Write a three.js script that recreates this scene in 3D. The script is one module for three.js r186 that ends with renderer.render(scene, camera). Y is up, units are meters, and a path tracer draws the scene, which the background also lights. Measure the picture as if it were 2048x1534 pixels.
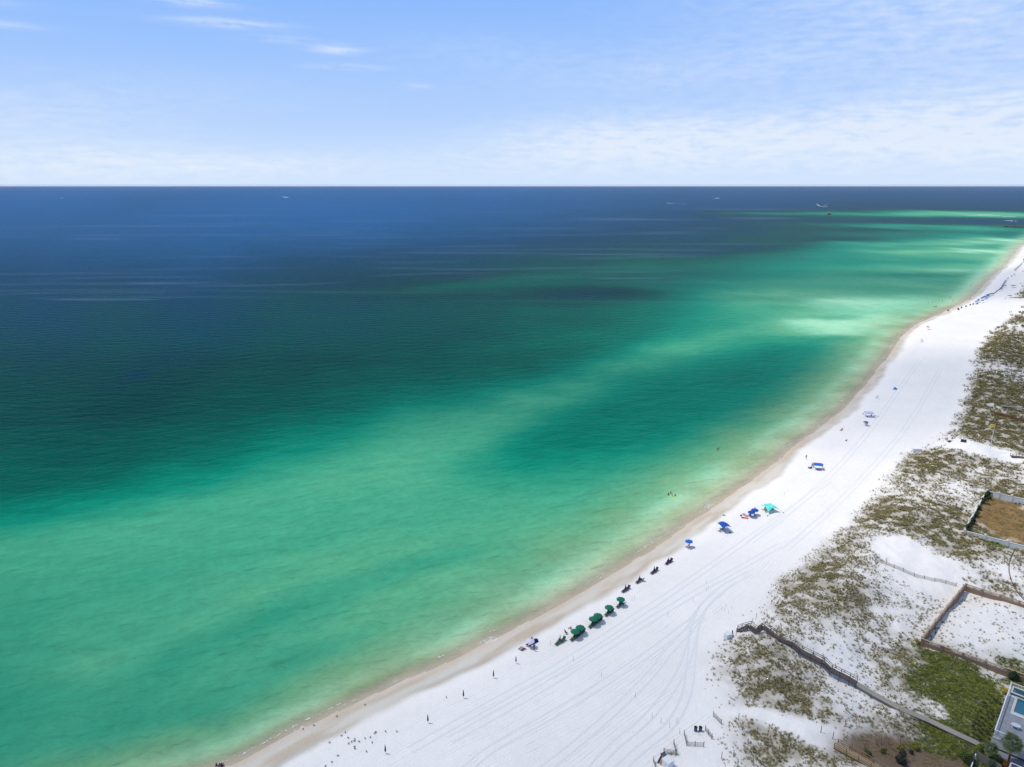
import * as THREE from 'three';
import { mergeGeometries, mergeVertices } from 'three/addons/utils/BufferGeometryUtils.js';
import { RoundedBoxGeometry } from 'three/addons/geometries/RoundedBoxGeometry.js';
import { MarchingCubes } from 'three/addons/objects/MarchingCubes.js';

// ───────────────────────── camera, sky, sun, exposure ─────────────────────────
const scene = new THREE.Scene();
const EYE_H = 100, PITCH = Math.atan(398 / 1420), FOCAL = 1420;   // a drone 100 m above the water
const camera = new THREE.PerspectiveCamera((2 * Math.atan(767 / FOCAL) * 180) / Math.PI, 2048 / 1534, 1, 90000);
camera.position.set(0, EYE_H, 0);
camera.rotation.set(-PITCH, 0, 0);
scene.add(camera);

const renderer = new THREE.WebGLRenderer({ antialias: true });
renderer.setSize(1024, 767);
renderer.toneMapping = THREE.LinearToneMapping;
renderer.toneMappingExposure = 1.0;
renderer.shadowMap.enabled = true;

const SUN = new THREE.Vector3(-0.44, 0.88, -0.14).normalize();
const sun = new THREE.DirectionalLight(new THREE.Color().setRGB(1, 0.95, 0.865), 3.3);
sun.position.copy(SUN).multiplyScalar(3000);
sun.target.position.set(60, 0, -200);
sun.position.add(sun.target.position);
sun.castShadow = true;
sun.shadow.radius = 4;
sun.shadow.mapSize.set(4096, 4096);
Object.assign(sun.shadow.camera, { left: -400, right: 400, top: 400, bottom: -400, near: 10, far: 6000 });
scene.add(sun, sun.target);

// ───────────────────────── small maths helpers ─────────────────────────
const clamp = (x, a = 0, b = 1) => Math.min(b, Math.max(a, x));
const lerp = (a, b, t) => a + (b - a) * t;
const sstep = (a, b, x) => { const t = clamp((x - a) / (b - a)); return t * t * (3 - 2 * t); };
function rng(seed) { let s = seed | 0; return () => { s = (s + 0x6d2b79f5) | 0; let t = Math.imul(s ^ (s >>> 15), 1 | s); t = (t + Math.imul(t ^ (t >>> 7), 61 | t)) ^ t; return ((t ^ (t >>> 14)) >>> 0) / 4294967296; }; }
const PERM = (() => { const r = rng(77), p = new Uint8Array(512), a = [...Array(256).keys()]; for (let i = 255; i > 0; i--) { const j = Math.floor(r() * (i + 1)); [a[i], a[j]] = [a[j], a[i]]; } for (let i = 0; i < 512; i++) p[i] = a[i & 255]; return p; })();
const GX = new Float32Array(256), GY = new Float32Array(256);
for (let i = 0; i < 256; i++) { GX[i] = Math.cos(i * 2.399963); GY[i] = Math.sin(i * 2.399963); }
function noise(x, y, px = 256, py = 256) {                       // gradient noise, -1 .. 1, periodic when px, py divide 256
  const ix = Math.floor(x), iy = Math.floor(y), fx = x - ix, fy = y - iy;
  const x0 = ((ix % px) + px) % px, x1 = (x0 + 1) % px, y0 = ((iy % py) + py) % py, y1 = (y0 + 1) % py;
  const u = fx * fx * fx * (fx * (fx * 6 - 15) + 10), v = fy * fy * fy * (fy * (fy * 6 - 15) + 10);
  const g = (a, b, dx, dy) => { const h = PERM[PERM[a] + b]; return GX[h] * dx + GY[h] * dy; };
  return 1.5 * lerp(lerp(g(x0, y0, fx, fy), g(x1, y0, fx - 1, fy), u), lerp(g(x0, y1, fx, fy - 1), g(x1, y1, fx - 1, fy - 1), u), v);
}
function fbm(x, y, n = 4) { let s = 0, a = 0.5, f = 1; for (let i = 0; i < n; i++, a *= 0.5, f *= 2) s += a * noise(x * f + i * 17.3, y * f - i * 9.1); return s; }
const lin = (c) => { c /= 255; return c <= 0.04045 ? c / 12.92 : ((c + 0.055) / 1.055) ** 2.4; };

// ───────────────────────── the sky ─────────────────────────
{
  const W = 4096, HH = 2048, data = new Float32Array(W * HH * 4);
  const ramp = [[0, 208, 228, 254], [2, 198, 222, 254], [5, 178, 209, 254], [9, 158, 197, 254], [13, 142, 187, 253], [22, 134, 172, 228], [45, 128, 158, 202], [90, 122, 150, 192]].map(([e, ...c]) => [e, ...c.map(lin)]);
  // wisps and veils of cirrus: [azimuth, elevation, width, height in degrees, strength]; azimuth 0 is straight out along the beach line of sight
  const veils = [[15, 2.9, 13, 1.8, 0.85], [30, 3.6, 10, 2.4, 0.85], [8, 3.4, 8, 1.4, 0.55], [-30, 1.4, 10, 1.3, 0.85], [-17, 1.3, 7, 0.8, 0.5], [24, 12.6, 12, 3.4, 0.42], [33, 9.6, 8, 3.5, 0.45],
    [-12.8, 9.3, 1.7, 0.28, 0.8], [-22, 11.7, 2.2, 0.26, 0.7], [-20, 10.6, 3.4, 0.26, 0.75], [-36, 10.6, 3, 0.25, 0.5], [-12.2, 8.2, 2.6, 0.22, 0.4], [-28, 12.1, 4, 0.3, 0.4], [-16.5, 9.8, 2.2, 0.22, 0.35], [-37.5, 9.6, 1.6, 0.25, 0.5], [-33, 9.4, 2, 0.2, 0.4], [-7, 7, 1.2, 0.15, 0.35], [-31, 13.4, 3, 0.3, 0.35], [-3, 9.5, 7, 1.2, 0.16], [-25, 6, 12, 1.6, 0.16], [8, 7.5, 10, 1.6, 0.22], [18, 8.4, 9, 1.6, 0.25], [-34, 4.2, 9, 1.5, 0.3], [2, 1.6, 12, 1.2, 0.4]];
  const rnd = rng(5);                                              // the same kind of cloud all round, outside the picture too
  for (let i = 0; i < 90; i++) { const az = 42 + rnd() * 276, e = 0.8 + rnd() * 13; veils.push(rnd() < 0.6 ? [az, e, 2 + rnd() * 3, 0.25, 0.5] : [az, 1.2 + rnd() * 4, 8 + rnd() * 6, 1.2 + rnd(), 0.55]); }
  for (let i = 0; i < 60; i++) veils.push([rnd() * 360 - 180, 16 + rnd() * 50, 8 + rnd() * 10, 2 + rnd() * 3, 0.4]);
  for (let row = 0; row < HH; row++) {
    const el = ((row + 0.5) / HH - 0.5) * 180, e = Math.max(0, el);
    let k = 0; while (k < ramp.length - 2 && ramp[k + 1][0] < e) k++;
    const t = clamp((e - ramp[k][0]) / (ramp[k + 1][0] - ramp[k][0])), base = [1, 2, 3].map((c) => lerp(ramp[k][c], ramp[k + 1][c], t));
    const near = el > 0 ? veils.filter((v) => Math.abs(el - v[1]) < v[3] * 2.6) : [];
    for (let col = 0; col < W; col++) {
      const o = (row * W + col) * 4, rad = ((col + 0.5) / W - 0.5) * 2 * Math.PI;
      let az = (Math.atan2(Math.cos(rad), -Math.sin(rad)) * 180) / Math.PI, m = 0, veil = 0;   // x = cos, z = sin; -z is azimuth 0
      for (const v of near) { let da = Math.abs(az - v[0]); if (da > 180) da = 360 - da; const q = (da / v[2]) ** 2 + ((el - v[1]) / v[3]) ** 2; if (q < 6.5) { const w = Math.exp(-q * 0.9) * v[4]; if (v[3] < 0.5) m += w; else veil += w; } }
      if (m + veil > 0.004) {
        const warp = fbm(az * 0.11 + 3, el * 0.3, 3) * 1.6;
        const fib = fbm(az * 0.55 + el * 0.5 + warp, el * 2.3 + warp * 1.4 - az * 0.16, 5), fine = fbm(az * 2.2 + warp * 2 + el * 1.4, el * 7 - az * 0.6, 3);
        const streak = fbm(az * 0.35 + 40, el * 4.5 + az * 0.15 + warp, 4);
        m = clamp(m * clamp(0.7 + streak * 1.5 + fine * 0.4)) + clamp(veil * clamp(0.78 + fib * 0.8 + streak * 0.5 + fine * 0.22, 0, 1.4));
        m = clamp(m);
      } else m = 0;
      for (let c = 0; c < 3; c++) data[o + c] = lerp(base[c], [0.84, 0.9, 0.985][c], m * 0.72);
      data[o + 3] = 1;
    }
  }
  const sky = new THREE.DataTexture(data, W, HH, THREE.RGBAFormat, THREE.FloatType);
  sky.mapping = THREE.EquirectangularReflectionMapping;
  sky.magFilter = THREE.LinearFilter;
  sky.needsUpdate = true;
  scene.background = sky;
  scene.environment = sky;
}

// ───────────────────────── the lie of the land ─────────────────────────
// survey(): where on a level plane the line of sight through a point of the photograph (2048 x 1534) lands, used to measure the place up
const SP = Math.sin(PITCH), CP = Math.cos(PITCH);
function survey(px, py, y = 0) {
  const dx = (px - 1024) / FOCAL, dy = (py - 767) / FOCAL, t = (EYE_H - y) / (SP + dy * CP);
  return [dx * t, -(CP - dy * SP) * t];
}
const path = (list, y = 0) => list.map(([a, b]) => survey(a, b, y));
// the waterline, from the near end of the beach to the far one (continued out of the picture at both ends)
const SHORE = [[-170, -70], [-110, -84], ...path([[449, 1529], [537, 1488], [644, 1437], [742, 1388], [790, 1363], [888, 1327], [1000, 1274], [1044, 1251], [1102, 1216], [1146, 1190], [1217, 1150], [1300, 1100], [1370, 1052], [1440, 1005], [1500, 962], [1560, 914], [1620, 868], [1680, 822], [1720, 780], [1755, 737], [1785, 700], [1800, 676], [1830, 650], [1880, 627], [1920, 608], [1945, 592], [1965, 572], [1985, 551], [2010, 531], [2025, 512], [2048, 488]]), [1220, -1640], [1560, -1800], [2600, -2100], [6000, -2300], [30000, -3000]];
function toLine(L, x, z) {                                          // [signed distance (inland positive), distance along]
  let best = 1e18, sd = 0, al = 0, run = 0, i0 = 0, i1 = L.length - 1;
  if (L.run) { let b = 1e18, at0 = 0; for (let i = 0; i < L.length; i += 12) { const d = (L[i][0] - x) ** 2 + (L[i][1] - z) ** 2; if (d < b) { b = d; at0 = i; } } i0 = Math.max(0, at0 - 14); i1 = at0 > 500 ? L.length - 1 : Math.min(L.length - 1, at0 + 14); run = L.run[i0]; }
  for (let i = i0; i < i1; i++) {
    const ax = L[i][0], az = L[i][1], bx = L[i + 1][0] - ax, bz = L[i + 1][1] - az, len2 = bx * bx + bz * bz, len = Math.sqrt(len2);
    const t = clamp(((x - ax) * bx + (z - az) * bz) / len2), ex = x - ax - bx * t, ez = z - az - bz * t, d2 = ex * ex + ez * ez;
    if (d2 < best) { best = d2; sd = Math.sign(bx * ez - bz * ex) * Math.sqrt(d2); al = run + t * len; }
    run += len;
  }
  return [sd, al];
}
// smooth the traced waterline a little
const SHORELINE = new THREE.CatmullRomCurve3(SHORE.slice(0, -4).map(([x, z]) => new THREE.Vector3(x, 0, z)), false, 'centripetal').getSpacedPoints(520).map((p, i, all) => {
  const a = all[Math.max(0, i - 1)], b = all[Math.min(all.length - 1, i + 1)], l = Math.hypot(b.x - a.x, b.z - a.z), s = i * 3.6, o = 0.75 * noise(s * 0.045, 3.3) + 0.4 * noise(s * 0.12, 8.1) + 0.15 * noise(s * 0.3, 1.7);   // beach cusps
  return [p.x - ((b.z - a.z) / l) * o, p.z + ((b.x - a.x) / l) * o];
}).concat(SHORE.slice(-4));
SHORELINE.run = SHORELINE.reduce((r, p, i) => (r.push(i ? r[i - 1] + Math.hypot(p[0] - SHORELINE[i - 1][0], p[1] - SHORELINE[i - 1][1]) : 0), r), []);
const VEGLINE = [[20, -60], ...path([[1420, 1534], [1467, 1473], [1443, 1395], [1425, 1356], [1436, 1290], [1467, 1268], [1514, 1230], [1542, 1197], [1576, 1157], [1640, 1100], [1700, 1046], [1717, 1020], [1750, 996], [1781, 942], [1822, 909], [1842, 900], [1905, 862], [1918, 833], [1940, 770], [1945, 720], [1965, 690], [2000, 650], [2048, 620], [2035, 590], [2048, 560], [2048, 520]], 1.5), [1400, -1620], [3000, -2050]];
function height(x, z, sh = toLine(SHORELINE, x, z)[0], vg = sh > 8 ? toLine(VEGLINE, x, z)[0] : -30) {
  if (sh < 0) return Math.max(sh * 0.045, -3 + sh * 0.002) - 0.02;
  let h = 1.15 * sstep(0, 11, sh) + 0.35 * sstep(10, 40, sh);
  h += 0.05 * noise(x * 0.06, z * 0.06) * sstep(4, 14, sh);
  if (vg > -6) {
    const k = sstep(-6, 10, vg), ridge = Math.exp(-(((vg - 13) / 9) ** 2)), deep = sstep(30, 60, vg);
    h += k * 0.7 + ridge * (1.7 + 1.1 * noise(x * 0.03 + 7, z * 0.03)) + k * (1 - deep * 0.45) * (1.05 * noise(x * 0.055, z * 0.055 + 3) + 0.6 * noise(x * 0.14, z * 0.14) + 0.35);
    h += k * 0.2 * noise(x * 0.42, z * 0.42);
  }
  return h;
}
// the point of the ground (plus lift metres) that the line of sight through a point of the photograph meets
function at(px, py, lift = 0) {
  let y = 1.5 + lift, p;
  for (let i = 0; i < 14; i++) { p = survey(px, py, y); y = lerp(y, Math.max(height(p[0], p[1]), -5) + lift, 0.6); }
  return new THREE.Vector3(p[0], y - lift, p[1]);
}
const atSea = (px, py) => { const [x, z] = survey(px, py, 0); return new THREE.Vector3(x, 0, z); };
const pxm = (p) => FOCAL / Math.max(20, EYE_H * SP - p.z * CP - (p.y || 0) * SP);              // pixels of the photograph per metre at a place

// blots: soft ellipses on the ground, measured up from the photograph as [px, py, half width, half height, ...] and kept in metres
function blots(list) {
  return list.map(([px, py, rx, ry, ...rest]) => {
    const p = at(px, py), s = pxm(p), dip = (EYE_H - p.y) / Math.hypot(p.x, EYE_H - p.y, p.z);
    return { x: p.x, z: p.z, rx: rx / s, rz: ry / (s * dip), v: rest };
  });
}

function dataTexture(n, m, fill, srgb = false) {                   // fill(i, j) -> [r, g, b] in 0..1, in the space the texture is read in
  const d = new Uint8Array(n * m * 4);
  for (let j = 0; j < m; j++) for (let i = 0; i < n; i++) { const c = fill(i, j), o = (j * n + i) * 4; for (let k = 0; k < 3; k++) d[o + k] = clamp(c[k] * 255 + 0.5, 0, 255); d[o + 3] = 255; }
  const t = new THREE.DataTexture(d, n, m, THREE.RGBAFormat);
  t.wrapS = t.wrapT = THREE.RepeatWrapping;
  t.magFilter = THREE.LinearFilter; t.minFilter = THREE.LinearMipmapLinearFilter; t.generateMipmaps = true;
  if (srgb) t.colorSpace = THREE.SRGBColorSpace;
  t.needsUpdate = true;
  return t;
}
function periodicFbm(i, j, n, cells, oct, seed = 0) { let s = 0, a = 0.5; for (let k = 0, c = cells; k < oct && c <= 256; k++, a *= 0.5, c *= 2) s += a * noise((i / n) * c + seed * 0, (j / n) * c, c, c); return s; }

// ───────────────────────── the sea ─────────────────────────
// depths picked for the water colour, painted cloud shade and sky reflection included: [px, py, metres]
const COLOR_DEPTHS = [
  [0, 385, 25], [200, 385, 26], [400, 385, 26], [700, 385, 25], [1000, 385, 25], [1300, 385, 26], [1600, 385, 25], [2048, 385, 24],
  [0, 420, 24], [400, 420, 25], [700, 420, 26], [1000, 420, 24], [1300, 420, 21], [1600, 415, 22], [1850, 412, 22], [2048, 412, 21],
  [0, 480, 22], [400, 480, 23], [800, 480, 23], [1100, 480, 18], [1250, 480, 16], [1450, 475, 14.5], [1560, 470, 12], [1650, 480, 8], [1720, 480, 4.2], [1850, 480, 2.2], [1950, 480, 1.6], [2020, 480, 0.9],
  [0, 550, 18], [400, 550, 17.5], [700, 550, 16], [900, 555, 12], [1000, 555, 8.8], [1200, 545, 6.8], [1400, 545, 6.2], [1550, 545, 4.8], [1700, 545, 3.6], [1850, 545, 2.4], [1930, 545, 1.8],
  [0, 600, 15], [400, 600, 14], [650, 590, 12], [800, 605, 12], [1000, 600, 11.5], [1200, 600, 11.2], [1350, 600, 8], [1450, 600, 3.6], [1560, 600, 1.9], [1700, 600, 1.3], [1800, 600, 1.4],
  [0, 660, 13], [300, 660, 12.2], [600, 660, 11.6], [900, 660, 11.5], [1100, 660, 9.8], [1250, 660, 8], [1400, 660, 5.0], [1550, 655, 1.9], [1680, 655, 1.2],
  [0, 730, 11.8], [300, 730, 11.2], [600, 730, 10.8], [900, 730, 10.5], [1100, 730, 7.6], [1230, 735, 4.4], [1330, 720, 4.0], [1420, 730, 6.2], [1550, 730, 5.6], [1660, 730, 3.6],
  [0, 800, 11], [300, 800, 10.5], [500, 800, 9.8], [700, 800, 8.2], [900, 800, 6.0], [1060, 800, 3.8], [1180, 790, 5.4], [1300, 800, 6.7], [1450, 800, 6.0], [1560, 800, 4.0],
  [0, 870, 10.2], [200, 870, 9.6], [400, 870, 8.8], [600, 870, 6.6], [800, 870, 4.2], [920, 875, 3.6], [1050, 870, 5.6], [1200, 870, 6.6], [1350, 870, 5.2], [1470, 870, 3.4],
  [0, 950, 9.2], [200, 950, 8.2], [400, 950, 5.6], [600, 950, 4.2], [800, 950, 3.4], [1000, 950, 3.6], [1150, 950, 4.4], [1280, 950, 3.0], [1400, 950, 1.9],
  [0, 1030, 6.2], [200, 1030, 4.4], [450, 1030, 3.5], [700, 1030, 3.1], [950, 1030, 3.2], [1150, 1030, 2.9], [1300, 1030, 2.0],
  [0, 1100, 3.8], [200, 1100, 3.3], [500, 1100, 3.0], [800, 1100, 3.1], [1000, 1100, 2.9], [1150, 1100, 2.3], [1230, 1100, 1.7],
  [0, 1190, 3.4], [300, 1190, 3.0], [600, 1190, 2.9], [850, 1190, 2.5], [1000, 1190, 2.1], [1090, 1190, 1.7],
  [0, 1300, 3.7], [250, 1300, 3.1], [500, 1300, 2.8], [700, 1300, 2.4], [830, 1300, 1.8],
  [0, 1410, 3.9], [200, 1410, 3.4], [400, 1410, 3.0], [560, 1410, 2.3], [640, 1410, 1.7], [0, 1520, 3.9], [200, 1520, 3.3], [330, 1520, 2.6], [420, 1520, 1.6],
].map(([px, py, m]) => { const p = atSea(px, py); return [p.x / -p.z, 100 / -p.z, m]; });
// shoals, bars and holes, with cloud shade and sunlit patches painted in as depth: [px, py, half width, half height, metres deep, weight, edge]
const SHOALS_SHADE = blots([
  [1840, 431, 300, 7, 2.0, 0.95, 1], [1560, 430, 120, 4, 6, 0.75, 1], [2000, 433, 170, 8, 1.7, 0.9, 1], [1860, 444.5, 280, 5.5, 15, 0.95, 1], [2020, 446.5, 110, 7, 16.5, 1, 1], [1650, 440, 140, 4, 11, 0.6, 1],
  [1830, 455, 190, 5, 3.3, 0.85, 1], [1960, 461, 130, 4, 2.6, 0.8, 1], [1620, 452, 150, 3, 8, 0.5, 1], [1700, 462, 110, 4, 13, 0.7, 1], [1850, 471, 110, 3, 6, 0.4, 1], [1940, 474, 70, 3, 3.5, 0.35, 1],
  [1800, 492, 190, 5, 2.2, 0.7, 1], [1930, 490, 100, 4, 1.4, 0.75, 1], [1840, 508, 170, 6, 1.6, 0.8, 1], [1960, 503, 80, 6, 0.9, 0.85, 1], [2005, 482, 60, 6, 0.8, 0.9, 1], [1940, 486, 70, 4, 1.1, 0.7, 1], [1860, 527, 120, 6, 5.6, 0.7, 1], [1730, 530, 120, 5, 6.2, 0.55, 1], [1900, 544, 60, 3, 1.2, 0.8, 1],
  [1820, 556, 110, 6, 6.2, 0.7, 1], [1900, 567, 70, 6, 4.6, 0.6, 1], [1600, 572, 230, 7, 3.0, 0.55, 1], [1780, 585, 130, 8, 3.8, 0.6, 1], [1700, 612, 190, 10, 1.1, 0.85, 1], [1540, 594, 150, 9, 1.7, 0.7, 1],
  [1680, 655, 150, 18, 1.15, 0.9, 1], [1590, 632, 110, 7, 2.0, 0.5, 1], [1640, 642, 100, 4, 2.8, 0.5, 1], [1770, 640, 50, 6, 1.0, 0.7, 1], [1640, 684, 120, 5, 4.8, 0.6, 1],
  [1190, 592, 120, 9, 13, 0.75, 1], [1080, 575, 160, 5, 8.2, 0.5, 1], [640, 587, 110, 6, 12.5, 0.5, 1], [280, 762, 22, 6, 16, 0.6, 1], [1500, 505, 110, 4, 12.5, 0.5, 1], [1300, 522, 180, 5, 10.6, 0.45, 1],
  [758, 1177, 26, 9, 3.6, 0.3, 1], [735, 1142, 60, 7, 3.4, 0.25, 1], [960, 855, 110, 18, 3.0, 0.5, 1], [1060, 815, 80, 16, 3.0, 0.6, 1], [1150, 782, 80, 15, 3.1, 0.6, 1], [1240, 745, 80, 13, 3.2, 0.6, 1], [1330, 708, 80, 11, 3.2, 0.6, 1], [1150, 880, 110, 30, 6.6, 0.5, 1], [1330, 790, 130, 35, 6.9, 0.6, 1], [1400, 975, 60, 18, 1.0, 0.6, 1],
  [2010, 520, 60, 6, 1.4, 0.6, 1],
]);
// water colour by depth: sand, green, teal, then blue with sky reflection painted in
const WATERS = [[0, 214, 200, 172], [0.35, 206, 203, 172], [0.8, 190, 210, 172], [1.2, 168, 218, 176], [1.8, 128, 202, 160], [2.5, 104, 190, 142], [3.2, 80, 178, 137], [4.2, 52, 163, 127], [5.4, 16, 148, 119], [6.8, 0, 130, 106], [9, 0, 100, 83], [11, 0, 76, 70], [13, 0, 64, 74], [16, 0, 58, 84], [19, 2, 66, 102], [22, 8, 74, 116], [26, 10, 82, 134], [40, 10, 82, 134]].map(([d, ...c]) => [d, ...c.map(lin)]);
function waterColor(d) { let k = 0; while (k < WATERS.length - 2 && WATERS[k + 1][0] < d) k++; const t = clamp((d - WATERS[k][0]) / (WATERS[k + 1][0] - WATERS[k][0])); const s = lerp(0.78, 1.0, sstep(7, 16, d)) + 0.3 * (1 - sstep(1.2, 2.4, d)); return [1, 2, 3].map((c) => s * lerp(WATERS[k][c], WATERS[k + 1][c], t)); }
// long bars and troughs, with some cloud shade painted in as depth: points [px, py], half width in pixels of the photograph, metres deep, weight
const BARS_SHADE = [
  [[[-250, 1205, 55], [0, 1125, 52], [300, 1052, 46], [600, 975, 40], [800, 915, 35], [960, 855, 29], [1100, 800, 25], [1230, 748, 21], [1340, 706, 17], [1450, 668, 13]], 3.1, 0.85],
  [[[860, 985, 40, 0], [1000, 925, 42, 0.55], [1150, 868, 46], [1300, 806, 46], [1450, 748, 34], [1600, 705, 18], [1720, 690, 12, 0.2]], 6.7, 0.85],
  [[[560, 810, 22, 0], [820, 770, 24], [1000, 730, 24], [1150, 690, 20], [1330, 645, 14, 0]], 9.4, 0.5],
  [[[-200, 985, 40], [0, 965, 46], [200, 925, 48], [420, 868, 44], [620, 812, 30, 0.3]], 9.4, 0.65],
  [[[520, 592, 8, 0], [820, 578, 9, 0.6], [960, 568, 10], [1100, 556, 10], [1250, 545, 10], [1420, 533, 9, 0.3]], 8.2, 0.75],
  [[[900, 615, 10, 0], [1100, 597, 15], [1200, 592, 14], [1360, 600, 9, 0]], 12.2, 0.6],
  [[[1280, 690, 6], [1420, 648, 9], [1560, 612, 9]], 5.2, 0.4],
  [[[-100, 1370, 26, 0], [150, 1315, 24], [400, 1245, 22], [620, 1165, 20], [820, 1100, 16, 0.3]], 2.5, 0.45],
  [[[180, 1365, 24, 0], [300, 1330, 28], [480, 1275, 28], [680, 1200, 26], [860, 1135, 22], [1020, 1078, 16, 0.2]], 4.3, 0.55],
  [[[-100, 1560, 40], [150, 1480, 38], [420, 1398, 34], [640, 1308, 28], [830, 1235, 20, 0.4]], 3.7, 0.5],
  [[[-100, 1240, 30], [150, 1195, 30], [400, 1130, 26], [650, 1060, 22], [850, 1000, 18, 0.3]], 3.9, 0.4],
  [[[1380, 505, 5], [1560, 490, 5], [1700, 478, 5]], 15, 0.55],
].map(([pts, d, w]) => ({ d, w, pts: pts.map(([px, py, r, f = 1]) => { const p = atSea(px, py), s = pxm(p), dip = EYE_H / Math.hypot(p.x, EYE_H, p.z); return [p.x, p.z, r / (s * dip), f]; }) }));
for (const b of BARS_SHADE) { b.lo = [Math.min(...b.pts.map((p) => p[0] - 2.2 * p[2])), Math.min(...b.pts.map((p) => p[1] - 2.2 * p[2]))]; b.hi = [Math.max(...b.pts.map((p) => p[0] + 2.2 * p[2])), Math.max(...b.pts.map((p) => p[1] + 2.2 * p[2]))]; }
function onBar(b, x, z) {                                          // 1 on the crest, 0 away from it
  if (x < b.lo[0] || x > b.hi[0] || z < b.lo[1] || z > b.hi[1]) return 0;
  let best = 9, f = 1;
  for (let i = 0; i < b.pts.length - 1; i++) { const [ax, az, ar, af] = b.pts[i], [cx, cz, cr, cf] = b.pts[i + 1], bx = cx - ax, bz = cz - az, t = clamp(((x - ax) * bx + (z - az) * bz) / (bx * bx + bz * bz)), e = Math.hypot(x - ax - bx * t, z - az - bz * t) / lerp(ar, cr, t); if (e < best) { best = e; f = lerp(af, cf, t); } }
  return best < 2.2 ? f * Math.exp(-best * best * 0.9) : 0;
}
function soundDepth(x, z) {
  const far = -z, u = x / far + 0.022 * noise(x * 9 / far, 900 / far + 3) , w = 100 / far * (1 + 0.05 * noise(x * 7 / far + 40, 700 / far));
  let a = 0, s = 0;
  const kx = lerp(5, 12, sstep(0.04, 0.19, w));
  for (const p of COLOR_DEPTHS) { const dx = (u - p[0]) * kx, dw = (w - p[1]) * 22, g = Math.exp(-(dx * dx + dw * dw)) + 1e-7 / (0.01 + dx * dx + dw * dw); a += g; s += g * p[2]; }
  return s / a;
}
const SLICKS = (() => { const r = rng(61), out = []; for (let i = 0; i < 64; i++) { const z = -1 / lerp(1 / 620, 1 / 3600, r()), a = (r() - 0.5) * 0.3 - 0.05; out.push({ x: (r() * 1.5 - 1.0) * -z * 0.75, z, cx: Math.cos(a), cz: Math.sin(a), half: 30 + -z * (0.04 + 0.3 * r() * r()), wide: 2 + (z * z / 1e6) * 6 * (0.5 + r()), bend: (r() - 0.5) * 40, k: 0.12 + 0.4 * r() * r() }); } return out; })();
const sea = (() => {
  const zs = [], xs = [];
  for (let z = 58; z < 42000; z += Math.max(1.25, (z * z) / 56000)) zs.push(-z);
  zs.push(-42000);
  for (let x = 0; x < 42000; x += Math.max(1.5, x / 64)) { xs.push(x); if (x) xs.unshift(-x); }
  const nx = xs.length, nz = zs.length, pos = [], col = [], uv = [], uv1 = [], idx = new Int32Array(nx * nz).fill(-1);
  for (let j = 0; j < nz; j++) for (let i = 0; i < nx; i++) {
    const x = xs[i], z = zs[j], ratio = Math.abs(x / z);
    if (ratio > 1.6 && Math.abs(x) > 260) continue;
    const [sd, al] = toLine(SHORELINE, x, z), sh = -sd, steep = lerp(0.4, 1, sstep(110, 300, al));       // the near end of the beach drops off faster
    if (sh < -5 - Math.abs(z) * 0.02) continue;
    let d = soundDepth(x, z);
    const far = -z, wob = 8 + far * 0.03, wx = x + wob * 1.6 * fbm(x / wob / 5, z / wob / 4, 3), wz = z + wob * 0.9 * fbm(x / wob / 6 + 20, z / wob / 4, 3);
    for (const b of BARS_SHADE) { const k = onBar(b, wx, wz); if (k) d = lerp(d, b.d, k * b.w); }
    for (const b of SHOALS_SHADE) { const ux = (x - b.x) / b.rx, uz = (z - b.z) / b.rz; if (Math.abs(ux) > 2.4 || Math.abs(uz) > 2.6) continue; const q = (ux + 0.35 * noise(uz * 0.8 + b.x, ux * 1.3)) ** 2 + (uz + 0.55 * noise(ux * 2.1 + b.z, uz * 0.6) + 0.25 * noise(ux * 6, b.x)) ** 2; if (q < 5) d = lerp(d, b.v[0], b.v[1] * Math.exp(-q)); }
    const  sc = 1 / (14 + far * 0.05);
    const n1 = fbm(x * sc * 0.25 + 5, z * sc * 0.18, 4), n2 = fbm(x * 0.012, z * 0.03 + 9, 3);
    const n3 = fbm(x * 0.05 + 4, z * 0.11, 3);
    d *= 1 + n1 * 0.17 + n2 * 0.1 + n3 * (far < 500 ? 0.1 : 0.05);
    const own = Math.max(0, sh) * 0.1 / steep + 0.12;                                     // depth set by the slope of the beach close in
    d = sh < 45 ? lerp(Math.min(own, d), d, sstep(12 * steep, 34 * steep, sh)) : d;
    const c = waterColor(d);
    // suspended sand close to the waterline
    const silt = 0.8 * (1 - sstep(3 * steep, 44 * steep, sh)) * (0.75 + 0.5 * noise(x * 0.05, z * 0.05)) * (1 - sstep(700, 1000, al));
    const mud = [0.24, 0.335, 0.16];
    // long narrow slicks of smooth water, scattered; their sky reflection is painted as colour
    let slick = 0;
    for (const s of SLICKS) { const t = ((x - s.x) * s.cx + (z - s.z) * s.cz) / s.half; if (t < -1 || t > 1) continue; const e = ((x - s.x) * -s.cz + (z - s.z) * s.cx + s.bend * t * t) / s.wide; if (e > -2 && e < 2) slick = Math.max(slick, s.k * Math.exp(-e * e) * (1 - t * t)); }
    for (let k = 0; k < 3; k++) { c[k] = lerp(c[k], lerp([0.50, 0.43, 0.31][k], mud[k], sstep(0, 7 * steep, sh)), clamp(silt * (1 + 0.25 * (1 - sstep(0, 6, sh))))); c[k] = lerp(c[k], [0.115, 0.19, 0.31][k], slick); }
    idx[j * nx + i] = pos.length / 3;
    pos.push(x, 0, z);
    col.push(c[0], c[1], c[2], sh < 12 ? lerp(0.3, 1, sstep(-1, 5, sh)) : 1);
    uv.push(x / 46, -z / 46); uv1.push((x * 0.93 - z * 0.37) / 171, (x * 0.37 + z * 0.93) / 171);
  }
  const tri = [];
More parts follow.
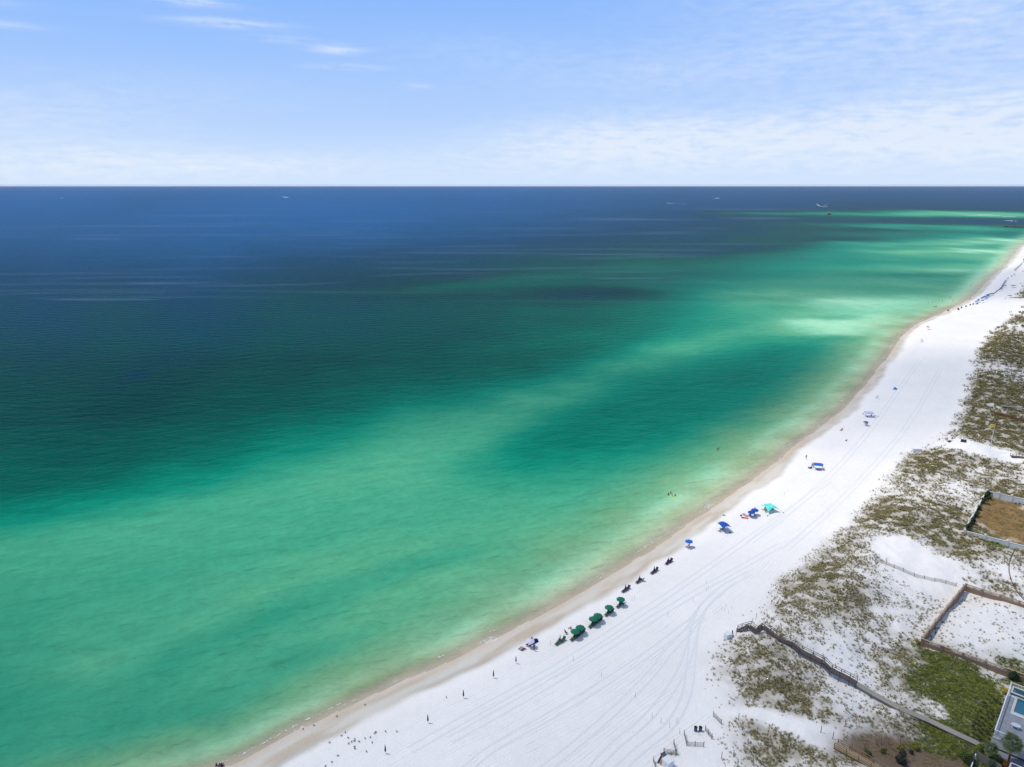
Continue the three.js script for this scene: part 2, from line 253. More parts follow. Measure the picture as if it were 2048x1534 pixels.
  for (let j = 0; j < nz - 1; j++) for (let i = 0; i < nx - 1; i++) { const a = idx[j * nx + i], b = idx[j * nx + i + 1], c = idx[(j + 1) * nx + i], d = idx[(j + 1) * nx + i + 1]; if (a >= 0 && b >= 0 && c >= 0) tri.push(a, b, c); if (b >= 0 && c >= 0 && d >= 0) tri.push(b, d, c); }
  const g = new THREE.BufferGeometry();
  g.setAttribute('position', new THREE.Float32BufferAttribute(pos, 3));
  g.setAttribute('normal', new THREE.Float32BufferAttribute(new Float32Array(pos.length).map((_, i) => (i % 3 === 1 ? 1 : 0)), 3));
  g.setAttribute('color', new THREE.Float32BufferAttribute(col, 4));
  g.setAttribute('uv', new THREE.Float32BufferAttribute(uv, 2));
  g.setAttribute('uv1', new THREE.Float32BufferAttribute(uv1, 2));
  g.setIndex(tri);
  // wind waves: sums of sines whose lengths divide the tile
  function waves(n, tile, comps, lmin, lmax, dir, spread, seed) {
    const r = rng(seed), list = [];
    while (list.length < comps) {
      const L = lmin * (lmax / lmin) ** r(), a = dir + (r() + r() + r() - 1.5) * spread, kx = Math.round((tile / L) * Math.cos(a)), ky = Math.round((tile / L) * Math.sin(a));
      if (kx || ky) list.push([kx, ky, r() * 6.283, (tile / Math.hypot(kx, ky)) ** 1.05]);
    }
    const S = new Float32Array(n), h = new Float32Array(n * n);
    for (let i = 0; i < n; i++) S[i] = Math.sin((i / n) * 2 * Math.PI);
    for (const [kx, ky, ph, am] of list) { const p0 = Math.floor((ph / 6.283) * n); for (let j = 0; j < n; j++) { let t = (((ky * j + p0) % n) + n) % n; const step = ((kx % n) + n) % n; for (let i = 0; i < n; i++) { h[j * n + i] += am * S[t]; t += step; if (t >= n) t -= n; } } }
    let m = 0; for (const v of h) m = Math.max(m, Math.abs(v));
    for (let i = 0; i < h.length; i++) { const v = h[i] / m; h[i] = 0.5 + 0.5 * Math.sign(v) * Math.abs(v) ** 0.9; }
    return h;
  }
  const n = 1024, ha = waves(n, 46, 130, 0.5, 5, Math.PI / 2, 0.95, 3), hb = waves(n, 171, 130, 2.2, 12, Math.PI / 2 + 0.3, 0.95, 8);
  const bump = dataTexture(n, n, (i, j) => { const v = ha[j * n + i]; return [v, v, v]; });
  const norm = dataTexture(n, n, (i, j) => { const gx = (hb[j * n + ((i + 1) % n)] - hb[j * n + ((i + n - 1) % n)]) * 1.1, gy = (hb[((j + 1) % n) * n + i] - hb[((j + n - 1) % n) * n + i]) * 1.1, l = 1 / Math.hypot(gx * 2, gy * 2, 1); return [0.5 - gx * l, 0.5 - gy * l, 0.5 + 0.5 * l]; });
  norm.channel = 1;
  const mottle = dataTexture(n, n, (i, j) => { const v = 0.93 + 0.11 * periodicFbm(i, j * 2, n, 16, 4) + 0.09 * periodicFbm(i * 2, j, n, 32, 3) + 0.10 * (hb[j * n + i] - 0.5); return [v, v, v]; });   // drifting weed and sand, plus ripple reflections painted in from the wave heights
  mottle.channel = 1;
  const m = new THREE.MeshPhysicalMaterial({ vertexColors: true, transparent: true, roughness: 0.34, ior: 1.33, specularIntensity: 0.016, map: mottle, bumpMap: bump, bumpScale: 0.55, normalMap: norm, normalScale: new THREE.Vector2(1.1, 1.1) });
  const o = new THREE.Mesh(g, m);
  o.name = 'sea'; o.userData = { kind: 'structure', label: 'green and blue gulf water reaching the horizon', category: 'water' };
  o.receiveShadow = true;
  scene.add(o);
  return o;
})();
// ───────────────────────── beach, dunes and land: one sheet of ground ─────────────────────────
const BARE = blots([[1700, 1316, 70, 60, 0.85], [1835, 1120, 75, 42, 1], [1800, 1100, 50, 25, 0.9], [1915, 972, 45, 20, 0.9], [1955, 945, 40, 18, 0.7], [1960, 1250, 110, 45, 0.55], [2000, 1270, 70, 40, 0.35], [1470, 1425, 16, 6, 1], [1530, 1430, 30, 7, 1], [1590, 1452, 36, 9, 1], [1640, 1476, 30, 12, 1], [1560, 1440, 50, 10, 0.95], [1625, 1465, 40, 12, 0.95], [1500, 1420, 40, 8, 0.95], [1660, 1490, 30, 14, 0.7], [1720, 1470, 60, 22, 0.55], [1840, 1000, 50, 25, 0.5], [1990, 905, 50, 9, 1], [1940, 893, 50, 9, 1], [1895, 884, 50, 10, 1], [2030, 915, 40, 8, 0.8], [1975, 740, 45, 16, 0.55], [1960, 1140, 60, 22, 0.6], [2030, 1150, 30, 40, 0.75], [1985, 1065, 8, 8, 0], [2000, 820, 20, 8, 0.4], [1850, 1165, 60, 18, 0.8], [2030, 640, 30, 8, 0.3]]);
const LUSH = blots([[1900, 1345, 60, 34, 1], [1850, 1375, 40, 20, 0.9], [1930, 1400, 50, 45, 1], [1975, 1400, 40, 60, 0.95], [1900, 1460, 60, 25, 0.8], [1960, 1460, 40, 40, 0.9], [1845, 1440, 30, 12, 0.5], [2000, 1090, 50, 8, 0.8], [2040, 1350, 50, 30, 0.9], [1990, 1520, 60, 30, 0.8], [1870, 1500, 70, 18, 0.55], [1500, 1255, 26, 10, 0.5], [1575, 1295, 40, 12, 0.4]]);
const STRAW = blots([[1992, 1046, 34, 36, 1], [2030, 1035, 40, 38, 1], [2000, 1015, 26, 18, 0.8], [1800, 1515, 90, 32, 0.9], [1740, 1500, 50, 16, 0.7], [1880, 1530, 60, 20, 0.7]]);
const HOLES = blots([[1850, 1412, 30, 14, 0.9], [1945, 1404, 16, 18, 0.9], [1960, 1440, 14, 16, 0.6], [1880, 1425, 22, 10, 0.6], [1990, 1345, 30, 10, 0.5], [1860, 1330, 16, 8, 0.4]]);
const lushness = (x, z, vg) => clamp(sum(LUSH, x, z) - sum(HOLES, x, z)) * sstep(4, 9, vg);
const DENSE = blots([[1570, 1190, 45, 50, 0.8], [1620, 1130, 60, 40, 0.75], [1520, 1340, 70, 60, 0.7], [1590, 1400, 60, 55, 0.75], [1540, 1480, 60, 40, 0.7], [1640, 1510, 50, 30, 0.5], [1690, 1080, 60, 40, 0.7], [1750, 1010, 50, 40, 0.8], [1850, 930, 70, 30, 1.1], [1930, 905, 60, 20, 0.9], [1990, 860, 70, 45, 1.3], [2030, 780, 70, 45, 1.4], [2048, 860, 60, 60, 1.3], [2048, 720, 40, 50, 1.2], [1980, 790, 40, 20, 0.9], [1960, 830, 40, 20, 0.9], [2010, 680, 60, 36, 1.2], [2040, 640, 30, 20, 1.2], [2035, 590, 30, 18, 1.2], [1910, 1040, 55, 45, 1.15], [1940, 1110, 60, 40, 0.75], [2000, 985, 60, 18, 1.0], [1975, 960, 40, 30, 0.8], [1660, 1200, 60, 50, 0.4], [1790, 1370, 50, 40, 0.65], [1760, 1330, 40, 25, 0.5], [1830, 1310, 40, 20, 0.6], [1780, 1440, 60, 30, 0.45], [1970, 715, 40, 14, 0.8], [1690, 1180, 45, 30, 0.35], [1790, 1060, 60, 45, 0.55], [1850, 1080, 40, 30, 0.45], [2000, 1140, 30, 25, 0.6], [1960, 1150, 50, 20, 0.4]]);
const YARD = [at(1927, 1065), at(1971, 990)];
const straw = (x, z, vg) => { const s = clamp(sum(STRAW, x, z) * 1.25) * sstep(4, 9, vg); if (z > -160 || !s) return s; const bx = YARD[1].x - YARD[0].x, bz = YARD[1].z - YARD[0].z; return bx * (z - YARD[0].z) - bz * (x - YARD[0].x) > 0 ? s : 0; };   // the dry yard ends at its wall
const sum = (list, x, z) => { let s = 0; for (const b of list) { const q = ((x - b.x) / b.rx) ** 2 + ((z - b.z) / b.rz) ** 2; if (q < 4.5) s += b.v[0] * Math.exp(-q * 0.8); } return s; };
const cover = (x, z, vg) => {                                      // how much of the dune is grown over
  if (vg < -4) return 0;
  const open = 1 - clamp(sum(BARE, x, z)), edge = sstep(-3 + 3 * noise(x * 0.09, z * 0.09), 5, vg);
  return clamp(edge * open * clamp(0.2 + sum(DENSE, x, z) + 0.5 * fbm(x * 0.07 + 50, z * 0.07, 3), 0.02, 1.3), 0, 1.3);
};
const ground = (() => {
  // a grid turned along the beach
  const ang = Math.atan2(0.72, 0.69), ca = Math.cos(ang), sa = Math.sin(ang), ox = -40, oz = -60;
  const A = [], C = [];
  for (let a = -60; a < 40000; a += a < 230 ? 0.85 : Math.max(0.85, (a - 230) * 0.012 + 0.85)) A.push(a);
  A.push(40000);
  for (let c = -420; c < 30000; c += c < -150 ? 5 : c < -45 ? 2 : c < 135 ? 0.8 : Math.max(0.8, (c - 135) * 0.05 + 0.8)) C.push(c);
  const na = A.length, nc = C.length, pos = new Float32Array(na * nc * 3), col = new Float32Array(na * nc * 3), uv = new Float32Array(na * nc * 2), uv1 = new Float32Array(na * nc * 2), veg = new Float32Array(na * nc);
  const litter = [0.31, 0.265, 0.185], grassy = [0.12, 0.125, 0.018], strawc = [0.25, 0.148, 0.032], mulch = [0.155, 0.105, 0.065];
  for (let i = 0; i < na; i++) for (let j = 0; j < nc; j++) {
    const a = A[i], c = C[j], x = ox + a * sa + c * ca, z = oz - a * ca + c * sa, k = i * nc + j;
    const [sh, al] = toLine(SHORELINE, x, z), vg = sh > 8 ? toLine(VEGLINE, x, z)[0] : -40;
    const h = height(x, z, sh, vg);
    pos.set([x, h, z], k * 3);
    uv.set([al / 96, sh / 64], k * 2); uv1.set([x / 9, z / 9], k * 2);
    veg[k] = vg;
    const fine = noise(x * 0.5, z * 0.5), blot = fbm(x * 0.05 + 3, z * 0.05, 3);
    let r = [0.84, 0.79, 0.735].map((v) => v * (1 + 0.06 * blot + 0.03 * fine));
    const wetEdge = lerp(6.3, 4.6, sstep(240, 420, al)) + 1.5 * noise(al * 0.035, 1.5) + 0.8 * noise(al * 0.13, 7.7), wet = 1 - sstep(wetEdge - 1.4, wetEdge + 1.4, sh), soaked = 1 - sstep(0.4, 2.6, sh + 0.8 * noise(al * 0.09, 4)), tan = clamp(0.25 + 1.5 * noise(al * 0.06 + 3, sh * 0.35) + 0.5 * noise(al * 0.21, sh * 0.7));
    const line = Math.exp(-(((sh - wetEdge + 0.8) / 0.8) ** 2)) * clamp(0.75 - sstep(170, 260, al) * 0.7 + 1.0 * noise(al * 0.05, 3));
    for (let q = 0; q < 3; q++) {
      r[q] = lerp(r[q], lerp([0.63, 0.575, 0.49][q], [0.53, 0.435, 0.32][q], tan), wet);
      r[q] = lerp(r[q], [0.62, 0.50, 0.375][q], soaked * 0.7);
      r[q] = lerp(r[q], [0.40, 0.34, 0.27][q], line * 0.6);
    }
    if (vg > -5) {
      const cv = cover(x, z, vg), lush = lushness(x, z, vg), st = straw(x, z, vg), speck = clamp(0.5 + 1.0 * noise(x * 0.31, z * 0.33) + 0.55 * noise(x * 0.71 + 5, z * 0.67));
      for (let q = 0; q < 3; q++) {
        r[q] = lerp(r[q], litter[q], clamp(cv * 1.15 * (0.45 + speck)) * 0.78);
        r[q] = lerp(r[q], grassy[q], clamp(lush * (0.55 + 0.6 * speck)) * 0.9);
        r[q] = lerp(r[q], lerp(strawc[q], mulch[q], z > -160 ? 1 : 0.5 * speck), clamp(st * 1.3 * (0.75 + 0.4 * speck)));
      }
    }
    col.set(r, k * 3);
  }
  const beach = [], dune = [];
  for (let i = 0; i < na - 1; i++) for (let j = 0; j < nc - 1; j++) { const p = i * nc + j, q = p + nc; if (pos[p * 3 + 1] < -2.9 && pos[q * 3 + 4] < -2.9) continue; (veg[p] > -4 ? dune : beach).push(p, p + 1, q, p + 1, q + 1, q); }
  const g = new THREE.BufferGeometry();
  g.setAttribute('position', new THREE.BufferAttribute(pos, 3));
  g.setAttribute('color', new THREE.BufferAttribute(col, 3));
  g.setAttribute('uv', new THREE.BufferAttribute(uv, 2));
  g.setAttribute('uv1', new THREE.BufferAttribute(uv1, 2));
  const all = new Uint32Array(beach.length + dune.length);
  all.set(beach); all.set(dune, beach.length);
  g.setIndex(new THREE.BufferAttribute(all, 1));
  g.addGroup(0, beach.length, 0); g.addGroup(beach.length, dune.length, 1);
  g.computeVertexNormals();
  { const nn = g.attributes.normal; let up = 0; for (let i = 0; i < nn.count; i += 97) up += nn.getY(i); if (up < 0) { for (let i = 0; i < all.length; i += 3) { const t = all[i]; all[i] = all[i + 1]; all[i + 1] = t; } g.computeVertexNormals(); } }
  // grooming and tyre lines run along the beach: u is 96 m along it, v 64 m across
  const nu = 1024, nv = 2048, r = rng(41), lines = [];
  for (let i = 0; i < 34; i++) lines.push([0.17 + 0.8 * r(), 0.004 + 0.018 * r(), Math.floor(1 + r() * 2), r() * 6.3, 0.35 + 0.65 * r(), r()]);
  const tracks = new Float32Array(nu * nv);
  for (const [v0, amp, k, ph, dp, gap] of lines) for (let i = 0; i < nu; i++) {
    const vis = clamp(0.9 + 1.3 * noise((i / nu) * 8, v0 * 90, 8, 256));
    for (const off of [0, 1.7 / 64]) {
      const c = (v0 + off + amp * Math.sin((i / nu) * 2 * Math.PI * k + ph)) * nv, w = (0.16 / 64) * nv;
      for (let j = Math.floor(c - 4 * w); j < c + 4 * w; j++) { const e = (j - c) / w; tracks[(((j % nv) + nv) % nv) * nu + i] += vis * dp * (-Math.exp(-e * e) + 0.55 * Math.exp(-((Math.abs(e) - 1.9) ** 2) * 1.5)); }
    }
  }
  const rough = (i, j) => periodicFbm(i, j * 0.5, 1024, 32, 3) * 0.5;
  const tr = dataTexture(nu, nv, (i, j) => { const v = 0.5 + 0.22 * tracks[j * nu + i] + 0.10 * rough(i, j); return [v, v, v]; });
  const feet = dataTexture(512, 512, (i, j) => { const v = 0.5 + 0.32 * periodicFbm(i, j, 512, 8, 5); return [v, v, v]; });
  feet.channel = 1;
  const pits = (() => { const n = 512, h = new Float32Array(n * n), r2 = rng(66); for (let k = 0; k < 420; k++) { const cx = r2() * n, cy = r2() * n, R = 5 + r2() * 6, dp = 0.4 + 0.6 * r2(); for (let y = -14; y <= 14; y++) for (let x = -14; x <= 14; x++) { const e = Math.hypot(x, y * (0.7 + 0.5 * r2() * 0)) / R; if (e < 1.5) h[(((Math.floor(cy) + y + n) % n) * n) + ((Math.floor(cx) + x + n) % n)] -= dp * (e < 1 ? (1 - e * e) : -0.35 * (1.5 - e) * 2 * (e - 1) * 2); } } return h; })();   // footprints
  const steps = dataTexture(512, 512, (i, j) => { const n = 512, gx = (pits[j * n + ((i + 1) % n)] - pits[j * n + ((i + n - 1) % n)]) * 0.9, gy = (pits[((j + 1) % n) * n + i] - pits[((j + n - 1) % n) * n + i]) * 0.9, l = 1 / Math.hypot(gx, gy, 1); return [0.5 - 0.5 * gx * l, 0.5 - 0.5 * gy * l, 0.5 + 0.5 * l]; });
  steps.channel = 1;
  const grain = dataTexture(512, 512, (i, j) => { const v = 0.965 + 0.05 * periodicFbm(i, j, 512, 16, 5); return [v, v, v]; });
  grain.channel = 1;
  const sandy = new THREE.MeshStandardMaterial({ vertexColors: true, map: grain, bumpMap: tr, bumpScale: 0.15, normalMap: steps, normalScale: new THREE.Vector2(0.85, 0.85), roughness: 0.95 });
  const dunes = new THREE.MeshStandardMaterial({ vertexColors: true, map: grain, bumpMap: feet, bumpScale: 0.25, roughness: 0.95 });
  const o = new THREE.Mesh(g, [sandy, dunes]);
  o.name = 'ground'; o.userData = { kind: 'structure', label: 'white sand beach rising to dunes', category: 'ground' };
  o.receiveShadow = true;
  scene.add(o);
  return o;
})();

// ───────────────────────── thin clouds overhead, which shade stretches of the beach ─────────────────────────
function cloud(shade, label) {                                      // shade: outline on the ground of the shade it throws
  const alt = 1500, up = alt / SUN.y, cx = SUN.x * up, cz = SUN.z * up, n = 60, pos = [], col = [], idx = [];
  const [x0, x1, z0, z1] = shade;
  for (let s = 0; s < 2; s++) for (let j = 0; j <= n; j++) for (let i = 0; i <= n; i++) {
    const u = i / n, v = j / n, x = lerp(x0, x1, u), z = lerp(z0, z1, v), e = Math.min(Math.min(u, 1 - u) * 6, Math.min(v, 1 - v) * 5), w = clamp(e + 0.9 * fbm(x * 0.006, z * 0.006 + 4, 3) * (e < 1.4 ? 1 : 0.3));
    const bulge = 18 * w * (0.6 + 0.5 * noise(x * 0.01, z * 0.01)) + 2;
    pos.push(x + cx, alt + (s ? -bulge : bulge * 1.8), z + cz);
    col.push(1, 1, 1, w * (0.22 + 0.1 * fbm(x * 0.004 + 2, z * 0.006, 3)));
  }
  const m = (n + 1) * (n + 1);
  for (let s = 0; s < 2; s++) for (let j = 0; j < n; j++) for (let i = 0; i < n; i++) { const a = s * m + j * (n + 1) + i, b = a + 1, c = a + n + 1, d = c + 1; s ? idx.push(a, b, c, b, d, c) : idx.push(a, c, b, b, c, d); }
  const g = new THREE.BufferGeometry();
  g.setAttribute('position', new THREE.Float32BufferAttribute(pos, 3));
  g.setAttribute('color', new THREE.Float32BufferAttribute(col, 4));
  g.setIndex(idx); g.computeVertexNormals();
  const o = new THREE.Mesh(g, new THREE.MeshStandardMaterial({ color: 0xffffff, vertexColors: true, transparent: true, roughness: 1, metalness: 0 }));
  o.name = label[0]; o.castShadow = true; o.userData = { kind: 'structure', label: label[1], category: 'cloud' };
  scene.add(o);
}
cloud([-500, 420, -196, 160], ['cloud', 'thin white cloud high over the near beach']);
cloud([-420, 640, -440, -256], ['cloud_001', 'thin white cloud high over the middle of the beach']);
cloud([-300, 1100, -900, -600], ['cloud_002', 'thin white cloud high over the far beach']);
// ───────────────────────── makers: shapes, materials, things ─────────────────────────
const V = (x, y, z) => new THREE.Vector3(x, y, z);
const merge = (list) => mergeGeometries(list.map((g) => { const n = g.index ? g.toNonIndexed() : g; for (const k of Object.keys(n.attributes)) if (!['position', 'normal', 'uv', 'color'].includes(k)) n.deleteAttribute(k); return n; }));
const box = (w, h, d, x = 0, y = 0, z = 0) => new THREE.BoxGeometry(w, h, d).translate(x, y, z);
const cyl = (r0, r1, h, x = 0, y = 0, z = 0, seg = 10) => new THREE.CylinderGeometry(r1, r0, h, seg).translate(x, y + h / 2, z);
const ball = (r, x = 0, y = 0, z = 0, sx = 1, sy = 1, sz = 1, a = 10, b = 7) => new THREE.SphereGeometry(r, a, b).scale(sx, sy, sz).translate(x, y, z);
function beam(a, b, w, h = w) {                                     // a square bar from a to b
  const d = b.clone().sub(a), l = d.length(), q = new THREE.Quaternion(), m = new THREE.Matrix4(), zz = d.clone().normalize(), up = Math.abs(zz.y) > 0.98 ? V(1, 0, 0) : V(0, 1, 0), xx = up.clone().cross(zz).normalize(), yy = zz.clone().cross(xx);
  m.makeBasis(xx, yy, zz); q.setFromRotationMatrix(m);
  return new THREE.BoxGeometry(w, h, l).applyQuaternion(q).translate((a.x + b.x) / 2, (a.y + b.y) / 2, (a.z + b.z) / 2);
}
function rod(a, b, r0, r1 = r0, seg = 7) { const d = b.clone().sub(a), l = d.length(); return new THREE.CylinderGeometry(r1, r0, l, seg).applyQuaternion(new THREE.Quaternion().setFromUnitVectors(V(0, 1, 0), d.normalize())).translate((a.x + b.x) / 2, (a.y + b.y) / 2, (a.z + b.z) / 2); }
const grainTex = dataTexture(256, 256, (i, j) => { const v = 0.86 + 0.2 * periodicFbm(i * 4, j * 0.5, 256, 8, 4) + 0.1 * periodicFbm(i, j, 256, 16, 3); return [v, v, v]; });
const clothTex = dataTexture(128, 128, (i, j) => { const v = 0.93 + 0.14 * periodicFbm(i, j, 128, 4, 4); return [v, v, v]; });
const stuccoTex = dataTexture(256, 256, (i, j) => { const v = 0.9 + 0.2 * periodicFbm(i, j, 256, 8, 5); return [v, v, v]; });
const mats = new Map();
function mat(kind, r, g, b, more = {}) {
  const key = kind + [r, g, b] + JSON.stringify(more);
  if (!mats.has(key)) {
    const base = { wood: { map: grainTex, roughness: 0.85 }, cloth: { map: clothTex, roughness: 0.9, side: THREE.DoubleSide }, stucco: { map: stuccoTex, bumpMap: stuccoTex, bumpScale: 0.02, roughness: 0.9 }, metal: { roughness: 0.4, metalness: 0.6 }, plastic: { map: clothTex, roughness: 0.5 }, skin: { roughness: 0.65, vertexColors: true }, leaf: { roughness: 0.8, side: THREE.DoubleSide }, plain: { roughness: 0.8 } }[kind];
    const m = new THREE.MeshStandardMaterial({ ...base, ...more });
    m.color.setRGB(r, g, b);
    mats.set(key, m);
  }
  return mats.get(key);
}
const taken = new Map();
function numbered(name) { const n = taken.get(name) ?? 0; taken.set(name, n + 1); return n ? `${name}_${String(n).padStart(3, '0')}` : name; }
function thing(name, label, category, p = V(0, 0, 0), turn = 0, group) {
  const o = new THREE.Group();
  o.name = numbered(name); o.position.copy(p); o.rotation.y = turn; o.userData = { label, category };
  if (group) o.userData.group = group;
  scene.add(o);
  return o;
}
function part(parent, name, geo, m, kind) {
  const o = new THREE.Mesh(Array.isArray(geo) ? merge(geo) : geo, m);
  o.name = name; o.castShadow = o.receiveShadow = true;
  if (kind) o.userData.kind = kind;
  parent.add(o);
  return o;
}
function single(name, label, category, geo, m, p = V(0, 0, 0), turn = 0, group, kind) {
  const o = new THREE.Mesh(Array.isArray(geo) ? merge(geo) : geo, m);
  o.name = numbered(name); o.position.copy(p); o.rotation.y = turn; o.castShadow = o.receiveShadow = true;
  o.userData = { label, category };
  if (group) o.userData.group = group;
  if (kind) o.userData.kind = kind;
  scene.add(o);
  return o;
}
function copy(src, p, turn, label, group) {
  const o = src.clone();
  o.name = numbered(src.name.replace(/_\d{3}$/, '')); o.position.copy(p); o.rotation.y = turn;
  o.userData = { ...src.userData, label: label ?? src.userData.label };
  if (group) o.userData.group = group;
  scene.add(o);
  return o;
}
const ON = (x, z) => V(x, height(x, z), z);
const seaward = (p) => { const e = 3, f = (x, z) => toLine(SHORELINE, x, z)[0], gx = f(p.x + e, p.z) - f(p.x - e, p.z), gz = f(p.x, p.z + e) - f(p.x, p.z - e); return Math.atan2(-gx, -gz); };   // turn that points +z at the water
const facing = (a, b) => Math.atan2(b.x - a.x, b.z - a.z);

function wound(g) {                                                 // every face turned the way its normals point
  const p = g.attributes.position.array, n = g.attributes.normal.array;
  for (let i = 0; i < p.length; i += 9) {
    const ux = p[i + 3] - p[i], uy = p[i + 4] - p[i + 1], uz = p[i + 5] - p[i + 2], vx = p[i + 6] - p[i], vy = p[i + 7] - p[i + 1], vz = p[i + 8] - p[i + 2];
    if ((uy * vz - uz * vy) * n[i] + (uz * vx - ux * vz) * n[i + 1] + (ux * vy - uy * vx) * n[i + 2] < 0) for (let k = 0; k < 3; k++) { const t = p[i + 3 + k]; p[i + 3 + k] = p[i + 6 + k]; p[i + 6 + k] = t; }
  }
  return g;
}
// ───────────────────────── dune grass ─────────────────────────
function tuft(seed, blades, hgt, spread, width, droop) {
  const r = rng(seed), pos = [], nor = [];
  for (let i = 0; i < blades; i++) {
    const a = r() * 6.283, rad = spread * 0.35 * Math.sqrt(r()), bx = Math.cos(a) * rad, bz = Math.sin(a) * rad, out = spread * (0.25 + 0.9 * r()), b = a + (r() - 0.5) * 1.2, h = hgt * (0.55 + 0.6 * r()), w = width * (0.6 + 0.8 * r());
    const mx = bx + Math.cos(b) * out * 0.4, mz = bz + Math.sin(b) * out * 0.4, tx = bx + Math.cos(b) * out, tz = bz + Math.sin(b) * out, px = -Math.sin(b) * w, pz = Math.cos(b) * w, my = h * 0.75, ty = h * (1 - droop * r());
    pos.push(bx - px, -0.05, bz - pz, bx + px, -0.05, bz + pz, mx + px * 0.8, my, mz + pz * 0.8, bx - px, -0.05, bz - pz, mx + px * 0.8, my, mz + pz * 0.8, mx - px * 0.8, my, mz - pz * 0.8, mx - px * 0.8, my, mz - pz * 0.8, mx + px * 0.8, my, mz + pz * 0.8, tx, ty, tz);
    const n = V(-Math.cos(b) * 0.35, 1, -Math.sin(b) * 0.35).normalize();
    for (let k = 0; k < 9; k++) nor.push(n.x, n.y, n.z);
  }
  const g = new THREE.BufferGeometry();
  g.setAttribute('position', new THREE.Float32BufferAttribute(pos, 3));
  g.setAttribute('normal', new THREE.Float32BufferAttribute(nor, 3));
  return wound(g);
}
const bins = { dune_grass: [], beach_oat_grass: [], green_ground_cover: [], dry_grass: [] };
const keepClear = [];                                               // [x, z, radius] and strips that nothing grows on
{
  const r = rng(909), seen = (x, y, z) => { const dz = EYE_H * SP - z * CP - y * SP; if (dz < 30) return false; const u = 1024 + (FOCAL * x) / dz, v = 767 + (FOCAL * ((EYE_H - y) * CP + z * SP)) / dz; return u > 1250 && u < 2180 && v > 440 && v < 1640; };
  const ang = Math.atan2(0.72, 0.69), ca = Math.cos(ang), sa = Math.sin(ang);
  const palette = { dune_grass: [[0.175, 0.152, 0.034], [0.10, 0.09, 0.034], [0.20, 0.165, 0.05], [0.27, 0.21, 0.07], [0.155, 0.15, 0.022], [0.055, 0.052, 0.026], [0.21, 0.19, 0.04], [0.29, 0.22, 0.09]], beach_oat_grass: [[0.25, 0.195, 0.07], [0.20, 0.165, 0.05], [0.32, 0.245, 0.11], [0.17, 0.15, 0.04]], green_ground_cover: [[0.11, 0.145, 0.005], [0.155, 0.18, 0.006], [0.075, 0.10, 0.007], [0.22, 0.215, 0.016], [0.04, 0.055, 0.008]], dry_grass: [[0.22, 0.145, 0.06], [0.17, 0.12, 0.055], [0.14, 0.13, 0.04], [0.28, 0.19, 0.08]] };
  for (const [a0, a1, step, sc] of [[-10, 175, 0.22, 0.5], [175, 330, 0.34, 0.7],  [330, 560, 0.7, 1.3], [560, 1600, 1.7, 2.8]])
    for (let a = a0; a < a1; a += step) for (let c = a < 200 ? 0 : a < 400 ? -60 : -280; c < (a < 330 ? 190 : 320); c += step) {
      const aa = a + (r() - 0.5) * step, cc = c + (r() - 0.5) * step, x = -40 + aa * sa + cc * ca, z = -60 - aa * ca + cc * sa, pick = r(), q1 = r(), q2 = r(), q3 = r();
      if (!seen(x, 3, z)) continue;
      const [vg] = toLine(VEGLINE, x, z);
      if (vg < -4) continue;
      const cv = cover(x, z, vg), lush = lushness(x, z, vg), st = straw(x, z, vg);
      const clump = clamp(0.6 + 1.1 * noise(x * 0.33, z * 0.33) + 0.6 * noise(x * 0.9 + 9, z * 0.9));
      let kind = null, pr = 0;
      if (lush + 0.35 * noise(x * 0.22, z * 0.22) > 0.55) { kind = 'green_ground_cover'; pr = 0.8 * lush; }
      else if (st > 0.5) { kind = 'dry_grass'; pr = 0.42 * clump; }
      else { kind = vg < 9 && q3 < 0.8 - vg * 0.05 ? 'beach_oat_grass' : 'dune_grass'; pr = cv * (a > 175 ? 0.95 : 0.75) * clump * (vg < 3 ? 0.6 : 1); }
      if (pick > pr) continue;
      const p = palette[kind], k = p[Math.floor(q1 * p.length)], t = 0.65 + 0.6 * q2;
      bins[kind].push([x, z, sc * (0.55 + 0.75 * q3 * q3 + 0.2 * q2), q2 * 6.283, k.map((v) => v * t)]);
    }
}
const grassGeo = { dune_grass: tuft(1, 16, 0.62, 0.62, 0.034, 0.5), beach_oat_grass: tuft(2, 15, 0.8, 0.6, 0.03, 0.35), green_ground_cover: tuft(3, 18, 0.42, 0.6, 0.06, 0.6), dry_grass: tuft(4, 14, 0.3, 0.5, 0.03, 0.5) };
const grassLabel = { dune_grass: 'olive brown tufts of grass scattered over the white dunes', beach_oat_grass: 'golden sea oats along the front edge of the dunes', green_ground_cover: 'bright green ground cover in the yard beside the walkway', dry_grass: 'short dry brown grass on the bare yards' };
function plantGrass() {
  for (const [name, list] of Object.entries(bins)) {
    const kept = list.filter(([x, z]) => !keepClear.some((f) => f(x, z)));
    const m = new THREE.InstancedMesh(grassGeo[name], mat('leaf', 1, 1, 1), kept.length), M = new THREE.Matrix4(), q = new THREE.Quaternion(), c = new THREE.Color();
    kept.forEach(([x, z, s, turn, k], i) => { M.compose(ON(x, z), q.setFromAxisAngle(V(0, 1, 0), turn), V(s, s * 0.9, s)); m.setMatrixAt(i, M); m.setColorAt(i, c.setRGB(...k)); });
    m.name = name; m.castShadow = m.receiveShadow = true; m.userData = { kind: 'stuff', label: grassLabel[name], category: 'grass' };
    scene.add(m);
  }
}
